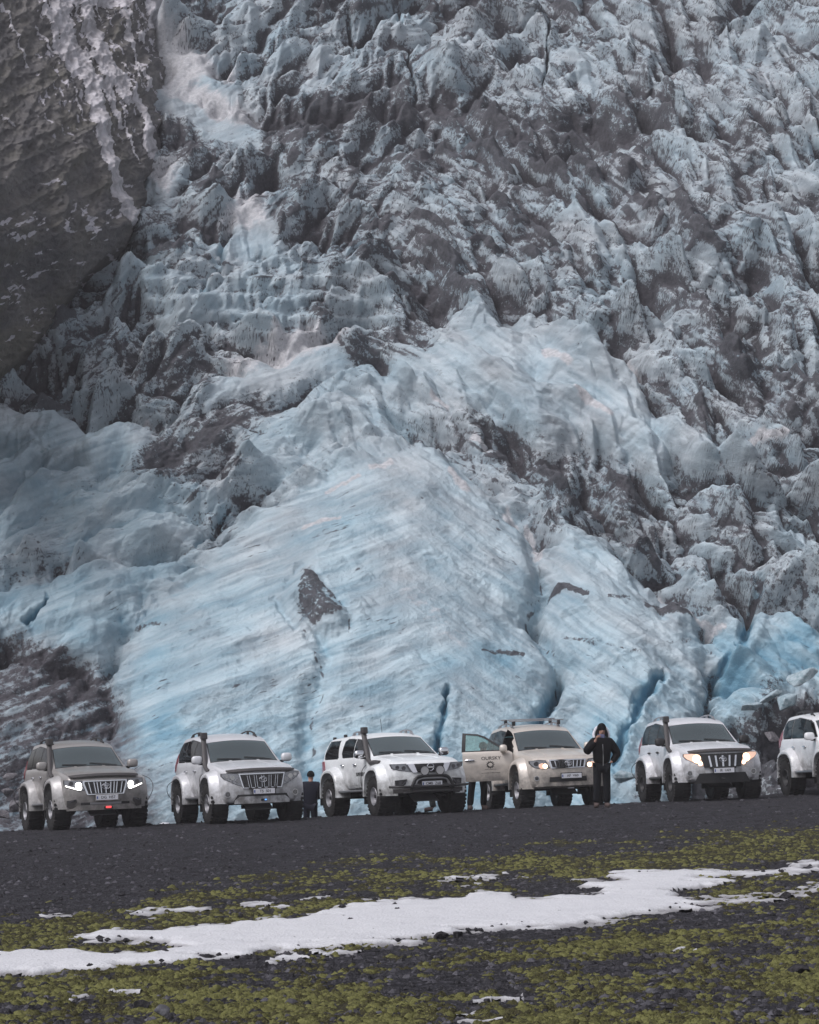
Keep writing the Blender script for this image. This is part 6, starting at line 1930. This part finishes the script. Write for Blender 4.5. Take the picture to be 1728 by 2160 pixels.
for (u, v, Y, w, h, label) in (
    (22, 1640, 71.5, 40, 24, 'grey boulder at the glacier foot, highest of those by the left edge'),
    (66, 1630, 72.0, 34, 22, 'grey boulder behind the roof corner of the grey brown car'),
    (14, 1672, 70.3, 34, 20, 'pale boulder low at the left edge behind the grey brown car'),
    (44, 1668, 70.0, 26, 15, 'small pale boulder beside the rear wheel arch of the grey brown car'),
    (34, 1700, 69.0, 40, 24, 'pale flat boulder next to the rear tyre of the grey brown car'),
    (8, 1718, 68.6, 30, 22, 'lowest grey boulder at the left edge above the gravel'),
    (348, 1738, 68.4, 30, 7, 'sliver of white ice on the gravel between the first two cars'),
    (1625, 1560, 74.0, 46, 30, 'snow dusted grey boulder on the slope left of the white car')):
    x, y, z = place(u, v, Y)
    k += 1
    white = 'ice on' in label
    o = link_mesh('ice_sliver' if white else 'boulder', stone_mesh('boulder', (w * Y / F / 2, w * Y / F / 2.2, h * Y / F / 1.7), 80 + k), rock_mat('clean_ice', (.55, .56, .6), (.7, .71, .75), .5) if white else PALER)
    o.location = (x, y, z); o.rotation_euler = (0, 0, k * .9)
    tag(o, label, 'ice' if white else 'boulder', None if white else 'boulders at the foot of the glacier')

for (u, v, Y, sx, sz, tilt, label) in (
    (1658, 1478, 73.6, 34, 20, -.42, 'pale wedge of ice fallen on dark rubble above the white car, largest block'),
    (1624, 1470, 74.9, 34, 9, -.50, 'long thin slab of ice leaning just above the pale wedge'),
    (1690, 1425, 74.6, 40, 22, -.45, 'blue ice block by the right edge above the pale wedge'),
    (1585, 1490, 74.6, 26, 14, -.3, 'small ice block at the foot of the blue wall right of the silver white car'),
    (1320, 1640, 71.8, 36, 17, .1, 'smooth blue ice lump on the ground right of the person in black'),
    (12, 1005, 85.5, 32, 26, .1, 'bright blue ice block near the left edge of the glacier'),
    (105, 960, 86.6, 30, 22, -.1, 'blue ice block with a square top below the pale ice field')):
    x, y, z = place(u, v, Y)
    k += 1
    o = link_mesh('ice_block', stone_mesh('ice_block', (sx * Y / F, sx * Y / F * .7, sz * Y / F), 120 + k, 8, .03, 3, .5), BLKICE)
    o.location = (x, y, z); o.rotation_euler = (0, tilt, .3)
    tag(o, label, 'ice block', 'ice blocks fallen from the glacier')

# ------------------------------------------------------------------ thin cold haze
_b = bmesh.new()
bmesh.ops.create_cube(_b, size=1.0, matrix=Matrix.Translation((0, 150, 78)) @ Matrix.Diagonal((700, 420, 170, 1)))
_me = bpy.data.meshes.new('haze'); _b.to_mesh(_me); _b.free()
_g = NT('haze_air')
_v = _g.n('ShaderNodeVolumePrincipled')
_v.inputs['Color'].default_value = (0.93, 0.91, 0.95, 1); _v.inputs['Density'].default_value = 0.0005
_v.inputs['Anisotropy'].default_value = 0.0
_g.l(_v.outputs[0], _g.out.inputs['Volume'])
tag(link_mesh('haze', _me, _g.m), 'thin cold haze', 'haze', kind='stuff')
SC.cycles.volume_bounces = 1
